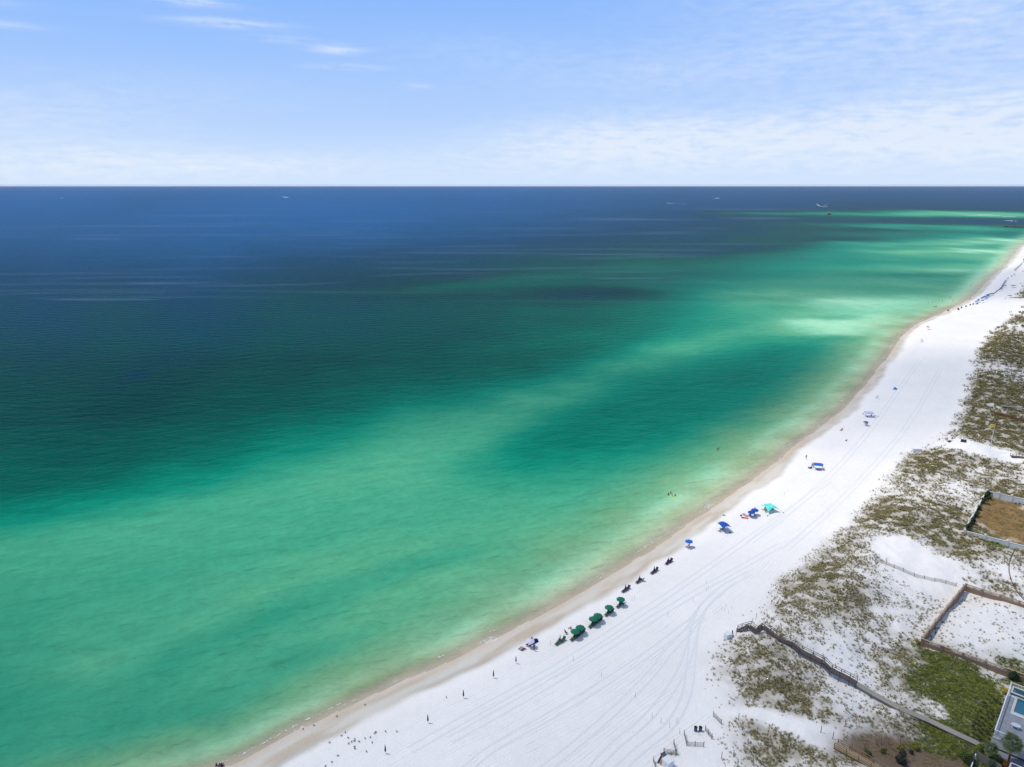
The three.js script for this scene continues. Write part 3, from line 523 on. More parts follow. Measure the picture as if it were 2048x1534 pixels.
// ───────────────────────── people ─────────────────────────
const SKIN = [[0.42, 0.24, 0.15], [0.33, 0.17, 0.10], [0.50, 0.31, 0.22]];
const POSES = (() => {
  // joints in metres, +z is ahead: [from, to, radius, radius, what covers it]
  const torso = (hip, chest, neck) => [[hip, chest, 0.135, 0.15, 1], [V(hip.x - 0.07, hip.y, hip.z), V(hip.x + 0.07, hip.y, hip.z), 0.12, 0.12, 2], [V(chest.x - 0.14, chest.y + 0.05, chest.z), V(chest.x + 0.14, chest.y + 0.05, chest.z), 0.085, 0.085, 1], [chest, neck, 0.07, 0.055, 0]];
  const head = (n, f = V(0, 0, 1)) => { const c = n.clone().add(V(0, 0.12, 0)).addScaledVector(f, 0.02); return [[c.clone().add(V(0, 0.04, 0)), c.clone().add(V(0, -0.05, 0)).addScaledVector(f, 0.015), 0.098, 0.08, 0], [c.clone().addScaledVector(f, 0.09), c.clone().addScaledVector(f, 0.112).add(V(0, -0.02, 0)), 0.016, 0.02, 0], [c.clone().add(V(-0.095, 0, 0)), c.clone().add(V(-0.095, -0.03, 0)), 0.02, 0.015, 0], [c.clone().add(V(0.095, 0, 0)), c.clone().add(V(0.095, -0.03, 0)), 0.02, 0.015, 0]]; };
  const arm = (s, e, h) => [[s, e, 0.052, 0.042, 3], [e, h, 0.042, 0.03, 0], [h, h.clone().add(h.clone().sub(e).normalize().multiplyScalar(0.1)), 0.035, 0.025, 0]];
  const leg = (h, k, a, toe) => [[h, k, 0.085, 0.058, 4], [k, a, 0.056, 0.036, 0], [a, toe, 0.036, 0.03, 0]];
  return {
    stand: [...torso(V(0, 0.93, 0), V(0, 1.3, 0), V(0, 1.47, 0)), ...head(V(0, 1.47, 0)), ...arm(V(-0.19, 1.36, 0), V(-0.26, 1.1, -0.02), V(-0.27, 0.86, 0.08)), ...arm(V(0.19, 1.36, 0), V(0.27, 1.1, 0), V(0.25, 0.87, 0.1)), ...leg(V(-0.09, 0.9, 0), V(-0.11, 0.48, 0.02), V(-0.12, 0.07, 0), V(-0.13, 0.035, 0.15)), ...leg(V(0.09, 0.9, 0), V(0.11, 0.48, 0.02), V(0.13, 0.07, 0), V(0.15, 0.035, 0.15))],
    walk: [...torso(V(0, 0.92, 0), V(0, 1.29, 0.04), V(0, 1.46, 0.06)), ...head(V(0, 1.46, 0.06)), ...arm(V(-0.19, 1.35, 0.04), V(-0.25, 1.1, 0.12), V(-0.22, 0.92, 0.3)), ...arm(V(0.19, 1.35, 0.04), V(0.26, 1.1, -0.12), V(0.27, 0.88, -0.2)), ...leg(V(-0.09, 0.89, 0), V(-0.1, 0.5, -0.12), V(-0.1, 0.14, -0.4), V(-0.1, 0.04, -0.3)), ...leg(V(0.09, 0.89, 0), V(0.1, 0.48, 0.22), V(0.1, 0.07, 0.26), V(0.1, 0.035, 0.41))],
    recline: [...torso(V(0, 0.42, 0), V(0, 0.72, -0.24), V(0, 0.87, -0.33)), ...head(V(0, 0.87, -0.33)), ...arm(V(-0.19, 0.77, -0.26), V(-0.28, 0.56, -0.1), V(-0.27, 0.5, 0.14)), ...arm(V(0.19, 0.77, -0.26), V(0.28, 0.56, -0.1), V(0.26, 0.5, 0.14)), ...leg(V(-0.09, 0.42, 0), V(-0.11, 0.46, 0.42), V(-0.12, 0.4, 0.82), V(-0.13, 0.5, 0.9)), ...leg(V(0.09, 0.42, 0), V(0.11, 0.5, 0.42), V(0.12, 0.4, 0.82), V(0.13, 0.5, 0.9))],
    sit: [...torso(V(0, 0.14, 0), V(0, 0.5, -0.08), V(0, 0.67, -0.06)), ...head(V(0, 0.67, -0.06)), ...arm(V(-0.19, 0.55, -0.08), V(-0.27, 0.3, -0.06), V(-0.2, 0.3, 0.2)), ...arm(V(0.19, 0.55, -0.08), V(0.28, 0.3, -0.2), V(0.3, 0.06, -0.25)), ...leg(V(-0.09, 0.13, 0), V(-0.14, 0.42, 0.36), V(-0.14, 0.07, 0.55), V(-0.15, 0.04, 0.7)), ...leg(V(0.09, 0.13, 0), V(0.16, 0.34, 0.4), V(0.16, 0.07, 0.68), V(0.18, 0.04, 0.82))],
    lie: [...torso(V(0, 0.13, 0), V(0, 0.14, -0.38), V(0, 0.14, -0.55)), ...head(V(0, 0.05, -0.68), V(0, 0.4, 0)), ...arm(V(-0.19, 0.12, -0.44), V(-0.28, 0.06, -0.2), V(-0.27, 0.05, 0.05)), ...arm(V(0.19, 0.12, -0.44), V(0.3, 0.06, -0.24), V(0.34, 0.05, 0.0)), ...leg(V(-0.09, 0.12, 0), V(-0.11, 0.1, 0.42), V(-0.12, 0.06, 0.82), V(-0.14, 0.14, 0.9)), ...leg(V(0.09, 0.12, 0), V(0.12, 0.28, 0.38), V(0.14, 0.06, 0.7), V(0.15, 0.04, 0.85))],
    stoop: [...torso(V(0, 0.9, -0.1), V(0, 1.08, 0.26), V(0, 1.08, 0.46)), ...head(V(0, 1.0, 0.5)), ...arm(V(-0.19, 1.08, 0.32), V(-0.24, 0.82, 0.4), V(-0.2, 0.58, 0.5)), ...arm(V(0.19, 1.08, 0.32), V(0.24, 0.82, 0.4), V(0.2, 0.58, 0.5)), ...leg(V(-0.09, 0.88, -0.1), V(-0.11, 0.48, 0.04), V(-0.12, 0.07, -0.06), V(-0.13, 0.035, 0.1)), ...leg(V(0.09, 0.88, -0.1), V(0.11, 0.48, 0.04), V(0.13, 0.07, -0.04), V(0.15, 0.035, 0.12))],
  };
})();
const bodyCache = new Map();
function bodyGeometry(pose, skin, top, bottom, sleeves) {
  const key = JSON.stringify([pose, skin, top, bottom, sleeves]);
  if (bodyCache.has(key)) return bodyCache.get(key);
  const bones = POSES[pose], lo = V(9, 9, 9), hi = V(-9, -9, -9);
  for (const [a, b] of bones) { lo.min(a).min(b); hi.max(a).max(b); }
  const c = lo.clone().add(hi).multiplyScalar(0.5), half = Math.max(hi.x - lo.x, hi.y - lo.y, hi.z - lo.z) / 2 + 0.2, n = 52;
  const field = (p) => {
    let s = 0;
    for (const [a, b, ra, rb] of bones) { const bx = b.x - a.x, by = b.y - a.y, bz = b.z - a.z, l2 = bx * bx + by * by + bz * bz || 1, t = clamp(((p.x - a.x) * bx + (p.y - a.y) * by + (p.z - a.z) * bz) / l2), d = Math.hypot(p.x - a.x - bx * t, p.y - a.y - by * t, p.z - a.z - bz * t) - lerp(ra, rb, t); if (d < 0.35) s += Math.exp(-d * 42); }
    return s > 0 ? -Math.log(s) / 42 : 0.35;
  };
  const mc = new MarchingCubes(n, new THREE.MeshStandardMaterial(), false, false, 30000), p = V(0, 0, 0);
  mc.isolation = 0;
  for (let z = 0; z < n; z++) for (let y = 0; y < n; y++) for (let x = 0; x < n; x++) { p.set(((x - n / 2) / (n / 2)) * half + c.x, ((y - n / 2) / (n / 2)) * half + c.y, ((z - n / 2) / (n / 2)) * half + c.z); mc.field[z * n * n + y * n + x] = -field(p); }
  mc.update();
  const cnt = mc.count, pos = new Float32Array(cnt * 3), nor = Float32Array.from(mc.normalArray.subarray(0, cnt * 3)), col = new Float32Array(cnt * 3);
  for (let i = 0; i < cnt; i++) {
    p.set(mc.positionArray[i * 3] * half + c.x, mc.positionArray[i * 3 + 1] * half + c.y, mc.positionArray[i * 3 + 2] * half + c.z);
    let best = 9, what = 0;
    for (const [a, b, ra, rb, w] of bones) { const ab = b.clone().sub(a), t = clamp(p.clone().sub(a).dot(ab) / (ab.lengthSq() || 1)), d = p.distanceTo(a.clone().addScaledVector(ab, t)) - lerp(ra, rb, t); if (d < best) { best = d; what = w === 4 && t > 0.45 ? 0 : w === 3 && t > 0.7 ? 0 : w; } }
    const k = what === 1 ? top ?? skin : what === 2 || what === 4 ? bottom : what === 3 ? sleeves ?? skin : skin;
    col.set(k, i * 3); pos.set([p.x, p.y, p.z], i * 3);
  }
  const g = new THREE.BufferGeometry();
  g.setAttribute('position', new THREE.BufferAttribute(pos, 3));
  g.setAttribute('normal', new THREE.BufferAttribute(nor, 3));
  g.setAttribute('color', new THREE.BufferAttribute(col, 3));
  { let s = 0; for (let i = 0; i < cnt; i += 3) { const q = (k) => V(pos[(i + k) * 3], pos[(i + k) * 3 + 1], pos[(i + k) * 3 + 2]), f = q(1).sub(q(0)).cross(q(2).sub(q(0))); s += f.x * nor[i * 3] + f.y * nor[i * 3 + 1] + f.z * nor[i * 3 + 2]; } if (s < 0) for (let i = 0; i < nor.length; i++) nor[i] = -nor[i]; }
  bodyCache.set(key, g);
  return g;
}
const HEADS = { stand: V(0, 1.6, 0.01), walk: V(0, 1.59, 0.07), recline: V(0, 1.0, -0.32), sit: V(0, 0.8, -0.05), lie: V(0, 0.17, -0.7), stoop: V(0, 1.13, 0.52) };
const hairGeo = new THREE.SphereGeometry(0.112, 12, 8, 0, 6.283, 0, 1.75).rotateX(-0.45).scale(1, 1.06, 1.04);
function person(label, p, turn, pose, { skin = 0, top = null, bottom = [0.02, 0.03, 0.08], sleeves = null, hair = [0.03, 0.02, 0.012], group, size = 1 } = {}) {
  const t = thing('person', label, 'person', p, turn, group);
  part(t, 'body', bodyGeometry(pose, SKIN[skin], top, bottom, sleeves), mat('skin', 1, 1, 1));
  const h = part(t, 'hair', hairGeo, mat('plain', ...hair));
  h.position.copy(HEADS[pose]).add(V(0, 0.015, -0.012));
  t.scale.setScalar(size);
  return t;
}

// ───────────────────────── beach furniture ─────────────────────────
const WOODB = mat('wood', 0.20, 0.115, 0.06), WOODG = mat('wood', 0.24, 0.19, 0.15);
function umbrellaCanopy(R, rise, sides, drop) {
  const pos = [], apex = [0, rise, 0], rings = 4;
  const pt = (k, s) => { const a = (k / sides) * 6.2832, r = R * s, y = rise * (1 - s ** 1.7); return [Math.cos(a) * r, y, Math.sin(a) * r]; };
  for (let k = 0; k < sides; k++) for (let i = 0; i < rings; i++) {
    const s0 = i / rings, s1 = (i + 1) / rings, sag = (m, s) => { m[1] -= 0.045 * s; return m; };
    const a0 = i ? pt(k, s0) : apex, a1 = pt(k, s1), c1 = pt(k + 1, s1), c0 = i ? pt(k + 1, s0) : apex, mid = (p, q, s) => sag([(p[0] + q[0]) / 2, (p[1] + q[1]) / 2, (p[2] + q[2]) / 2], s), m1 = mid(a1, c1, s1), m0 = i ? mid(a0, c0, s0) : apex;
    if (i) pos.push(...a0, ...m0, ...a1, ...m0, ...m1, ...a1, ...m0, ...c0, ...m1, ...c0, ...c1, ...m1);
    else pos.push(...apex, ...m1, ...a1, ...apex, ...c1, ...m1);
  }
  const g = new THREE.BufferGeometry();
  g.setAttribute('position', new THREE.Float32BufferAttribute(pos, 3));
  g.setAttribute('uv', new THREE.Float32BufferAttribute(pos.filter((_, i) => i % 3 === 0).flatMap((x, i) => [x, pos[i * 3 + 2]]), 2));
  g.computeVertexNormals();
  const val = [];
  for (let k = 0; k < sides; k++) { const a = pt(k, 1), c = pt(k + 1, 1), m = [(a[0] + c[0]) / 2, -0.045, (a[2] + c[2]) / 2]; for (const [p, q] of [[a, m], [m, c]]) val.push(...p, ...q, p[0], p[1] - drop, p[2], ...q, q[0], q[1] - drop, q[2], p[0], p[1] - drop, p[2]); }
  const v = new THREE.BufferGeometry();
  v.setAttribute('position', new THREE.Float32BufferAttribute(val, 3));
  v.setAttribute('uv', new THREE.Float32BufferAttribute(val.filter((_, i) => i % 3 === 0).flatMap((x, i) => [x, val[i * 3 + 2]]), 2));
  v.computeVertexNormals();
  return [g, v];
}
function openUmbrella(name, label, cloth, p, { R = 1.08, tall = 2.1, sides = 8, tilt = 0, turn = 0, group } = {}) {
  const t = thing(name, label, 'umbrella', p, turn, group), [cg, vg] = umbrellaCanopy(R, 0.42, sides, 0.14);
  part(t, 'pole', [cyl(0.025, 0.025, tall + 0.4, 0, -0.3, 0, 8)], WOODB);
  const c = part(t, 'canopy', cg, cloth);
  c.position.y = tall - 0.3; c.rotation.z = tilt;
  part(c, 'valance', vg, cloth);
  part(c, 'finial', ball(0.045, 0, 0.46, 0), WOODB);
  return t;
}
function furledUmbrella(label, cloth, p, group, tall = 2.0) {
  const t = thing('furled_umbrella', label, 'umbrella', p, p.x * 3, group);
  part(t, 'pole', cyl(0.024, 0.024, tall + 0.3, 0, -0.3, 0, 8), WOODB);
  const g = new THREE.LatheGeometry([[0.03, 0.45], [0.13, 0.5], [0.16, 0.7], [0.125, 1.2], [0.08, 1.6], [0.035, tall - 0.08], [0.0, tall]].map(([a, b]) => new THREE.Vector2(a, b)), 10), a = g.attributes.position;
  for (let i = 0; i < a.count; i++) { const th = Math.atan2(a.getZ(i), a.getX(i)), k = 1 + 0.22 * Math.cos(th * 5); a.setX(i, a.getX(i) * k); a.setZ(i, a.getZ(i) * k); }
  g.computeVertexNormals();
  const f = part(t, 'folded_canopy', g, cloth);
  part(f, 'tie_band', new THREE.TorusGeometry(0.13, 0.02, 5, 12).rotateX(Math.PI / 2).translate(0, 1.05, 0), cloth);
  return t;
}
function lounger(name, label, cloth, p, turn, group) {              // a wooden beach lounger, +z is its foot end
  const t = thing(name, label, 'beach lounger', p, turn, group);
  for (const s of [-1, 1]) {
    part(t, 'side_rail', beam(V(s * 0.33, 0.32, 0.85), V(s * 0.33, 0.34, -0.55), 0.05, 0.08), WOODB);
    part(t, 'leg', beam(V(s * 0.33, -0.05, 0.7), V(s * 0.33, 0.33, 0.62), 0.06), WOODB);
    part(t, 'leg', beam(V(s * 0.33, -0.05, -0.62), V(s * 0.33, 0.33, -0.42), 0.06), WOODB);
    part(t, 'armrest', [beam(V(s * 0.36, 0.52, 0.25), V(s * 0.36, 0.54, -0.4), 0.07, 0.03), beam(V(s * 0.36, 0.3, 0.2), V(s * 0.36, 0.52, 0.22), 0.04)], WOODB);
  }
  part(t, 'seat', new RoundedBoxGeometry(0.62, 0.09, 1.15, 2, 0.03).translate(0, 0.4, 0.28), cloth);
  const b = part(t, 'backrest', new RoundedBoxGeometry(0.62, 0.8, 0.09, 2, 0.03).translate(0, 0.38, 0), cloth);
  b.position.set(0, 0.38, -0.3); b.rotation.x = -0.62;
  part(b, 'frame', [box(0.05, 0.86, 0.05, -0.33, 0.38, -0.05), box(0.05, 0.86, 0.05, 0.33, 0.38, -0.05)], WOODB);
  return t;
}
function foldingChair(label, cloth, p, turn, group) {
  const t = thing('folding_chair', label, 'chair', p, turn, group), M = mat('metal', 0.5, 0.5, 0.5);
  for (const s of [-1, 1]) part(t, 'leg', [rod(V(s * 0.27, -0.05, 0.3), V(s * 0.27, 0.6, -0.22), 0.015), rod(V(s * 0.27, -0.05, -0.3), V(s * 0.27, 0.4, 0.28), 0.015), rod(V(s * 0.27, 0.6, -0.22), V(s * 0.27, 0.95, -0.42), 0.015)], M);
  part(t, 'seat', new RoundedBoxGeometry(0.54, 0.03, 0.52, 1, 0.012).rotateX(-0.12).translate(0, 0.38, 0), cloth);
  part(t, 'backrest', new RoundedBoxGeometry(0.54, 0.55, 0.03, 1, 0.012).rotateX(-0.5).translate(0, 0.68, -0.3), cloth);
  return t;
}
const GREEN = mat('cloth', 0.004, 0.155, 0.085), GREEND = mat('cloth', 0.01, 0.10, 0.05), NAVY = mat('cloth', 0.012, 0.016, 0.06), ROYAL = mat('cloth', 0.005, 0.07, 0.42), COBALT = mat('cloth', 0.006, 0.13, 0.55), TEALC = mat('cloth', 0.10, 0.62, 0.52), AQUA = mat('cloth', 0.18, 0.55, 0.62), LILAC = mat('cloth', 0.45, 0.47, 0.68), SEAT = mat('cloth', 0.02, 0.09, 0.045), WHITEC = mat('cloth', 0.75, 0.75, 0.74);
const along = (turn, a, c) => V(Math.cos(turn) * a + Math.sin(turn) * c, 0, -Math.sin(turn) * a + Math.cos(turn) * c);   // a across, c ahead
const near = (p, turn, a, c) => { const o = along(turn, a, c); return ON(p.x + o.x, p.z + o.z); };

// the row of green umbrellas, each over two loungers
{
  const spots = [[1241.5, 1197.2], [1218.3, 1213.3], [1195.9, 1229.7], [1186.5, 1236.3], [1160.6, 1253.6], [1150.5, 1261.4]];
  const words = ['end of the row beside the navy lounger sets', 'standing alone next to the end one', 'of the middle pair, nearer the lone one', 'of the middle pair, nearer the low green chairs', 'of the last pair, behind the other', 'of the last pair, beside the child with the yellow bucket'];
  let u0 = null, l0 = null;
  spots.forEach(([px, py], i) => {
    const p = at(px, py, 1.95), turn = seaward(p), label = 'open green beach umbrella ' + words[i];
    if (!u0) { u0 = openUmbrella('green_umbrella', label, GREEN, p, { turn: 0.3, group: 'green umbrellas in a row on the sand' }); l0 = lounger('green_lounger', '', SEAT, near(p, turn, -0.75, -0.1), turn, 'green loungers under the green umbrellas'); l0.userData.label = 'green wooden lounger under an open green umbrella'; copy(l0, near(p, turn, 0.75, -0.1), turn); return; }
    copy(u0, p, 0.3 + i * 0.7, label);
    for (const s of [-0.75, 0.75]) copy(l0, near(p, turn, s, -0.1), turn + 0.05 * Math.sin(i * 3 + s));
  });
  // the green set whose umbrella is furled
  const p = at(1120, 1285), turn = seaward(p);
  for (const s of [-0.75, 0.75]) copy(l0, near(p, turn, s, -0.1), turn, 'green wooden lounger beside the furled green umbrella', 'green loungers beside the furled green umbrella');
  furledUmbrella('furled green umbrella between two open-air green loungers', GREEND, p);
  foldingChair('small green folding chair set apart toward the water', SEAT, at(1132.5, 1268), 1.2);
  person('child in blue with yellow toys sitting before the green umbrellas', at(1141.5, 1258), seaward(p), 'sit', { top: [0.01, 0.03, 0.2], size: 0.8 });
  single('beach_bucket', 'small yellow bucket on the sand beside the child', 'bucket', [cyl(0.12, 0.16, 0.26), new THREE.TorusGeometry(0.16, 0.012, 5, 14, 3.14).translate(0, 0.26, 0)], mat('plastic', 0.75, 0.62, 0.02), at(1137, 1257));
}
// four navy sets, umbrellas furled
{
  let l0 = null;
  [[1279, 1163], [1251, 1181], [1337, 1126], [1308, 1144.5]].forEach(([px, py], i) => {
    const p = at(px, py), turn = seaward(p), g = 'navy loungers in pairs with furled umbrellas';
    for (const s of [-0.72, 0.72]) { if (!l0) l0 = lounger('navy_lounger', 'navy wooden lounger in a pair with a furled navy umbrella', NAVY, near(p, turn, s, -0.1), turn, g); else copy(l0, near(p, turn, s, -0.1), turn + 0.06 * Math.sin(i * 2 + s)); }
    furledUmbrella('furled navy umbrella between two navy loungers', NAVY, p, 'furled navy umbrellas between lounger pairs', 1.9);
  });
}
// furled umbrellas standing alone down the beach
[[771, 1507, NAVY], [856, 1446, NAVY], [927, 1396, NAVY], [987, 1356, GREEND], [1068, 1302, NAVY]].forEach(([px, py, m], i) => furledUmbrella(['furled navy umbrella alone on the sand beside the scattered gulls', 'furled navy umbrella alone, second one along from the gulls', 'furled navy umbrella alone, third one along from the gulls', 'furled dark green umbrella standing alone on the sand', 'furled navy umbrella planted beside the purple beach camp'][i], m, at(px, py)));
furledUmbrella('furled bright blue umbrella standing alone on the sand', ROYAL, at(1032, 1327), undefined, 1.9);

// towels and mats: woven sheets that lie on the sand
function mat2d(name, label, p, turn, w, l, stripes, group) {
  const t = thing(name, label, 'towel', p.clone().add(V(0, 0.03, 0)), turn, group);
  stripes.forEach(([x0, x1, m], i) => part(t, i ? 'stripe' : 'cloth', new THREE.BoxGeometry(w, 0.02 + i * 0.006, l * (x1 - x0), 6, 1, 6).translate(0, 0, l * ((x0 + x1) / 2 - 0.5)), m));
  return t;
}
// the purple camp
{
  const p = at(1058, 1290), turn = seaward(p), PURP = mat('cloth', 0.10, 0.06, 0.32), MAROON = mat('cloth', 0.10, 0.015, 0.03);
  openUmbrella('pale_umbrella', 'pale lilac umbrella over the purple beach chairs', mat('cloth', 0.72, 0.66, 0.78), at(1061, 1281, 1.8), { R: 0.95, tall: 2.0 });
  foldingChair('purple folding beach chair under the pale umbrella', PURP, at(1054, 1292), turn);
  foldingChair('maroon folding beach chair under the pale umbrella', MAROON, at(1060, 1294), turn);
  foldingChair('dark blue folding chair between purple camp and blue sunshade', mat('cloth', 0.01, 0.06, 0.25), at(1064, 1289), turn);
  person('person in maroon swimsuit standing beside the purple camp', at(1063.5, 1287), turn, 'stand', { top: [0.12, 0.01, 0.02], bottom: [0.12, 0.01, 0.02] });
  // blue pop-up sunshade
  const q = at(1071, 1285), t = thing('blue_sunshade', 'small bright blue pop-up sunshade beside the purple camp', 'sunshade', q, turn);
  const g = new THREE.SphereGeometry(0.85, 14, 8, 0, Math.PI, 0, Math.PI / 2).scale(1, 1.15, 0.8);
  part(t, 'shell', g, COBALT);
  part(t, 'floor', box(1.7, 0.03, 0.9, 0, 0.02, 0.2), mat('cloth', 0.01, 0.04, 0.2));
  for (const sd of [-1, 1]) part(t, 'pole', rod(V(sd * 0.85, 0, 0), V(0, 0.98, 0), 0.012), mat('metal', 0.05, 0.05, 0.05));
  mat2d('beach_blanket', 'black and tan striped blanket spread beside the purple camp', at(1047, 1299.5), turn + 0.15, 1.3, 2.2, [[0, 1, mat('cloth', 0.05, 0.03, 0.05)], [0.08, 0.4, mat('cloth', 0.55, 0.38, 0.22)], [0.5, 0.62, mat('cloth', 0.12, 0.08, 0.25)], [0.7, 0.92, mat('cloth', 0.45, 0.33, 0.26)]]);
}
// blue hexagonal umbrella with two chairs
{
  const p = at(1378, 1081.8, 2.0), turn = seaward(p);
  openUmbrella('blue_umbrella', 'open bright blue six-sided umbrella over two blue chairs', COBALT, p, { R: 1.15, sides: 6, tall: 2.2, turn: 0.4 });
  for (const s of [-0.6, 0.6]) foldingChair('blue folding chair under the bright blue umbrella', ROYAL, near(p, turn, s, 0.3), turn, 'chairs under the bright blue umbrella');
  person('person in dark shorts standing by the bright blue umbrella', near(p, turn, 1.1, -0.7), turn + 0.6, 'stand', { skin: 0 });
}
// blue arched cabana
{
  const p = at(1447, 1060), turn = seaward(p) + 0.9, t = thing('blue_cabana', 'royal blue arched cloth cabana with an aqua end wall', 'cabana', p, turn);
  const arch = (x0, x1, m, name, sag) => { const pos = [], idx = [], n = 12, k = 8; for (let i = 0; i <= n; i++) for (let j = 0; j <= k; j++) { const u = lerp(x0, x1, i / n), v = j / k * 2 - 1; pos.push(u, 2.0 + 0.28 * Math.sin(((u + 1.9) / 3.8) * Math.PI) - 0.5 * v * v + sag * (u + 1.9) * 0.1, v * 1.35); } for (let i = 0; i < n; i++) for (let j = 0; j < k; j++) { const a = i * (k + 1) + j; idx.push(a, a + 1, a + k + 1, a + 1, a + k + 2, a + k + 1); } const g = new THREE.BufferGeometry(); g.setAttribute('position', new THREE.Float32BufferAttribute(pos, 3)); g.setAttribute('uv', new THREE.Float32BufferAttribute(pos.filter((_, i) => i % 3 === 0).flatMap((x, i) => [x, pos[i * 3 + 2]]), 2)); g.setIndex(idx); g.computeVertexNormals(); return part(t, name, g, m); };
  arch(-1.2, 1.9, ROYAL, 'canopy', 0.3);
  arch(-1.9, -1.2, AQUA, 'end_panel', 0.3);
  for (const [x, z] of [[-1.85, -1.3], [-1.85, 1.3], [1.85, -1.3], [1.85, 1.3]]) part(t, 'pole', rod(V(x, -0.2, z), V(x, 1.55 + (x > 0 ? 0.1 : 0), z), 0.018), mat('metal', 0.6, 0.6, 0.6));
  const f = seaward(p);
  for (const s of [-0.8, 0.1, 0.9]) foldingChair('dark folding chair in the shade of the royal blue cabana', NAVY, near(p, f, s, 0.2), f, 'chairs under the royal blue cabana');
  person('person seated in the shade of the royal blue cabana', near(p, f, 1.7, 0.4), f, 'sit', { top: [0.2, 0.05, 0.04] });
  single('beach_bag', 'small dark bag on the sand behind the royal blue cabana', 'bag', [new RoundedBoxGeometry(0.5, 0.35, 0.3, 2, 0.06).translate(0, 0.17, 0), new THREE.TorusGeometry(0.16, 0.02, 5, 12, 3.14).translate(0, 0.34, 0)], mat('cloth', 0.03, 0.03, 0.04), at(1460, 1066.5));
  mat2d('beach_towel', 'small blue towel near the water before the royal blue cabana', at(1450, 1031), f, 0.8, 1.5, [[0, 1, mat('cloth', 0.08, 0.12, 0.4)], [0.4, 0.6, mat('cloth', 0.3, 0.4, 0.6)]]);
}
// two cobalt umbrellas, a red mat, a pink ring
{
  const p = at(1503.2, 1023.7, 1.75), q = at(1509.8, 1019.6, 1.75), turn = seaward(p);
  openUmbrella('cobalt_umbrella', 'open cobalt umbrella beside the red mats', ROYAL, p, { R: 1.15, tall: 2.0, tilt: 0.1 });
  openUmbrella('cobalt_umbrella', 'open cobalt umbrella on the side of the aqua canopy', ROYAL, q, { R: 1.15, tall: 2.0, turn: 0.5 });
  foldingChair('dark chair under the cobalt umbrella beside the red mats', NAVY, near(p, turn, -0.3, 0.8), turn);
  foldingChair('dark chair under the cobalt umbrella toward the aqua canopy', NAVY, near(q, turn, 0.9, -0.4), turn);
  person('person in black sitting at the edge of the cobalt umbrella shade', near(p, turn, -0.9, 0.6), turn, 'sit', { top: [0.03, 0.02, 0.03] });
  mat2d('red_mat', 'red and orange beach mat with a pink border', at(1489.5, 1036), turn + 0.5, 1.0, 2.1, [[0, 1, mat('cloth', 0.62, 0.03, 0.10)], [0.1, 0.45, mat('cloth', 0.5, 0.14, 0.03)], [0.55, 0.9, mat('cloth', 0.35, 0.03, 0.03)]]);
  single('swim_ring', 'pink inflatable swim ring lying beside the red mat', 'swim ring', [new THREE.TorusGeometry(0.42, 0.12, 9, 22).rotateX(Math.PI / 2).translate(0, 0.1, 0)], mat('plastic', 0.8, 0.25, 0.38), at(1487.8, 1029));
  person('person lying on a brown towel beside the pink ring', at(1493, 1032.5), turn + 0.5, 'lie', { bottom: [0.1, 0.02, 0.02] });
  single('beach_cooler', 'small dark green cooler on the sand beside the red mat', 'cooler', [new RoundedBoxGeometry(0.5, 0.36, 0.34, 2, 0.04).translate(0, 0.18, 0), new RoundedBoxGeometry(0.52, 0.07, 0.36, 2, 0.03).translate(0, 0.39, 0)], mat('plastic', 0.02, 0.09, 0.07), at(1482, 1032));
}
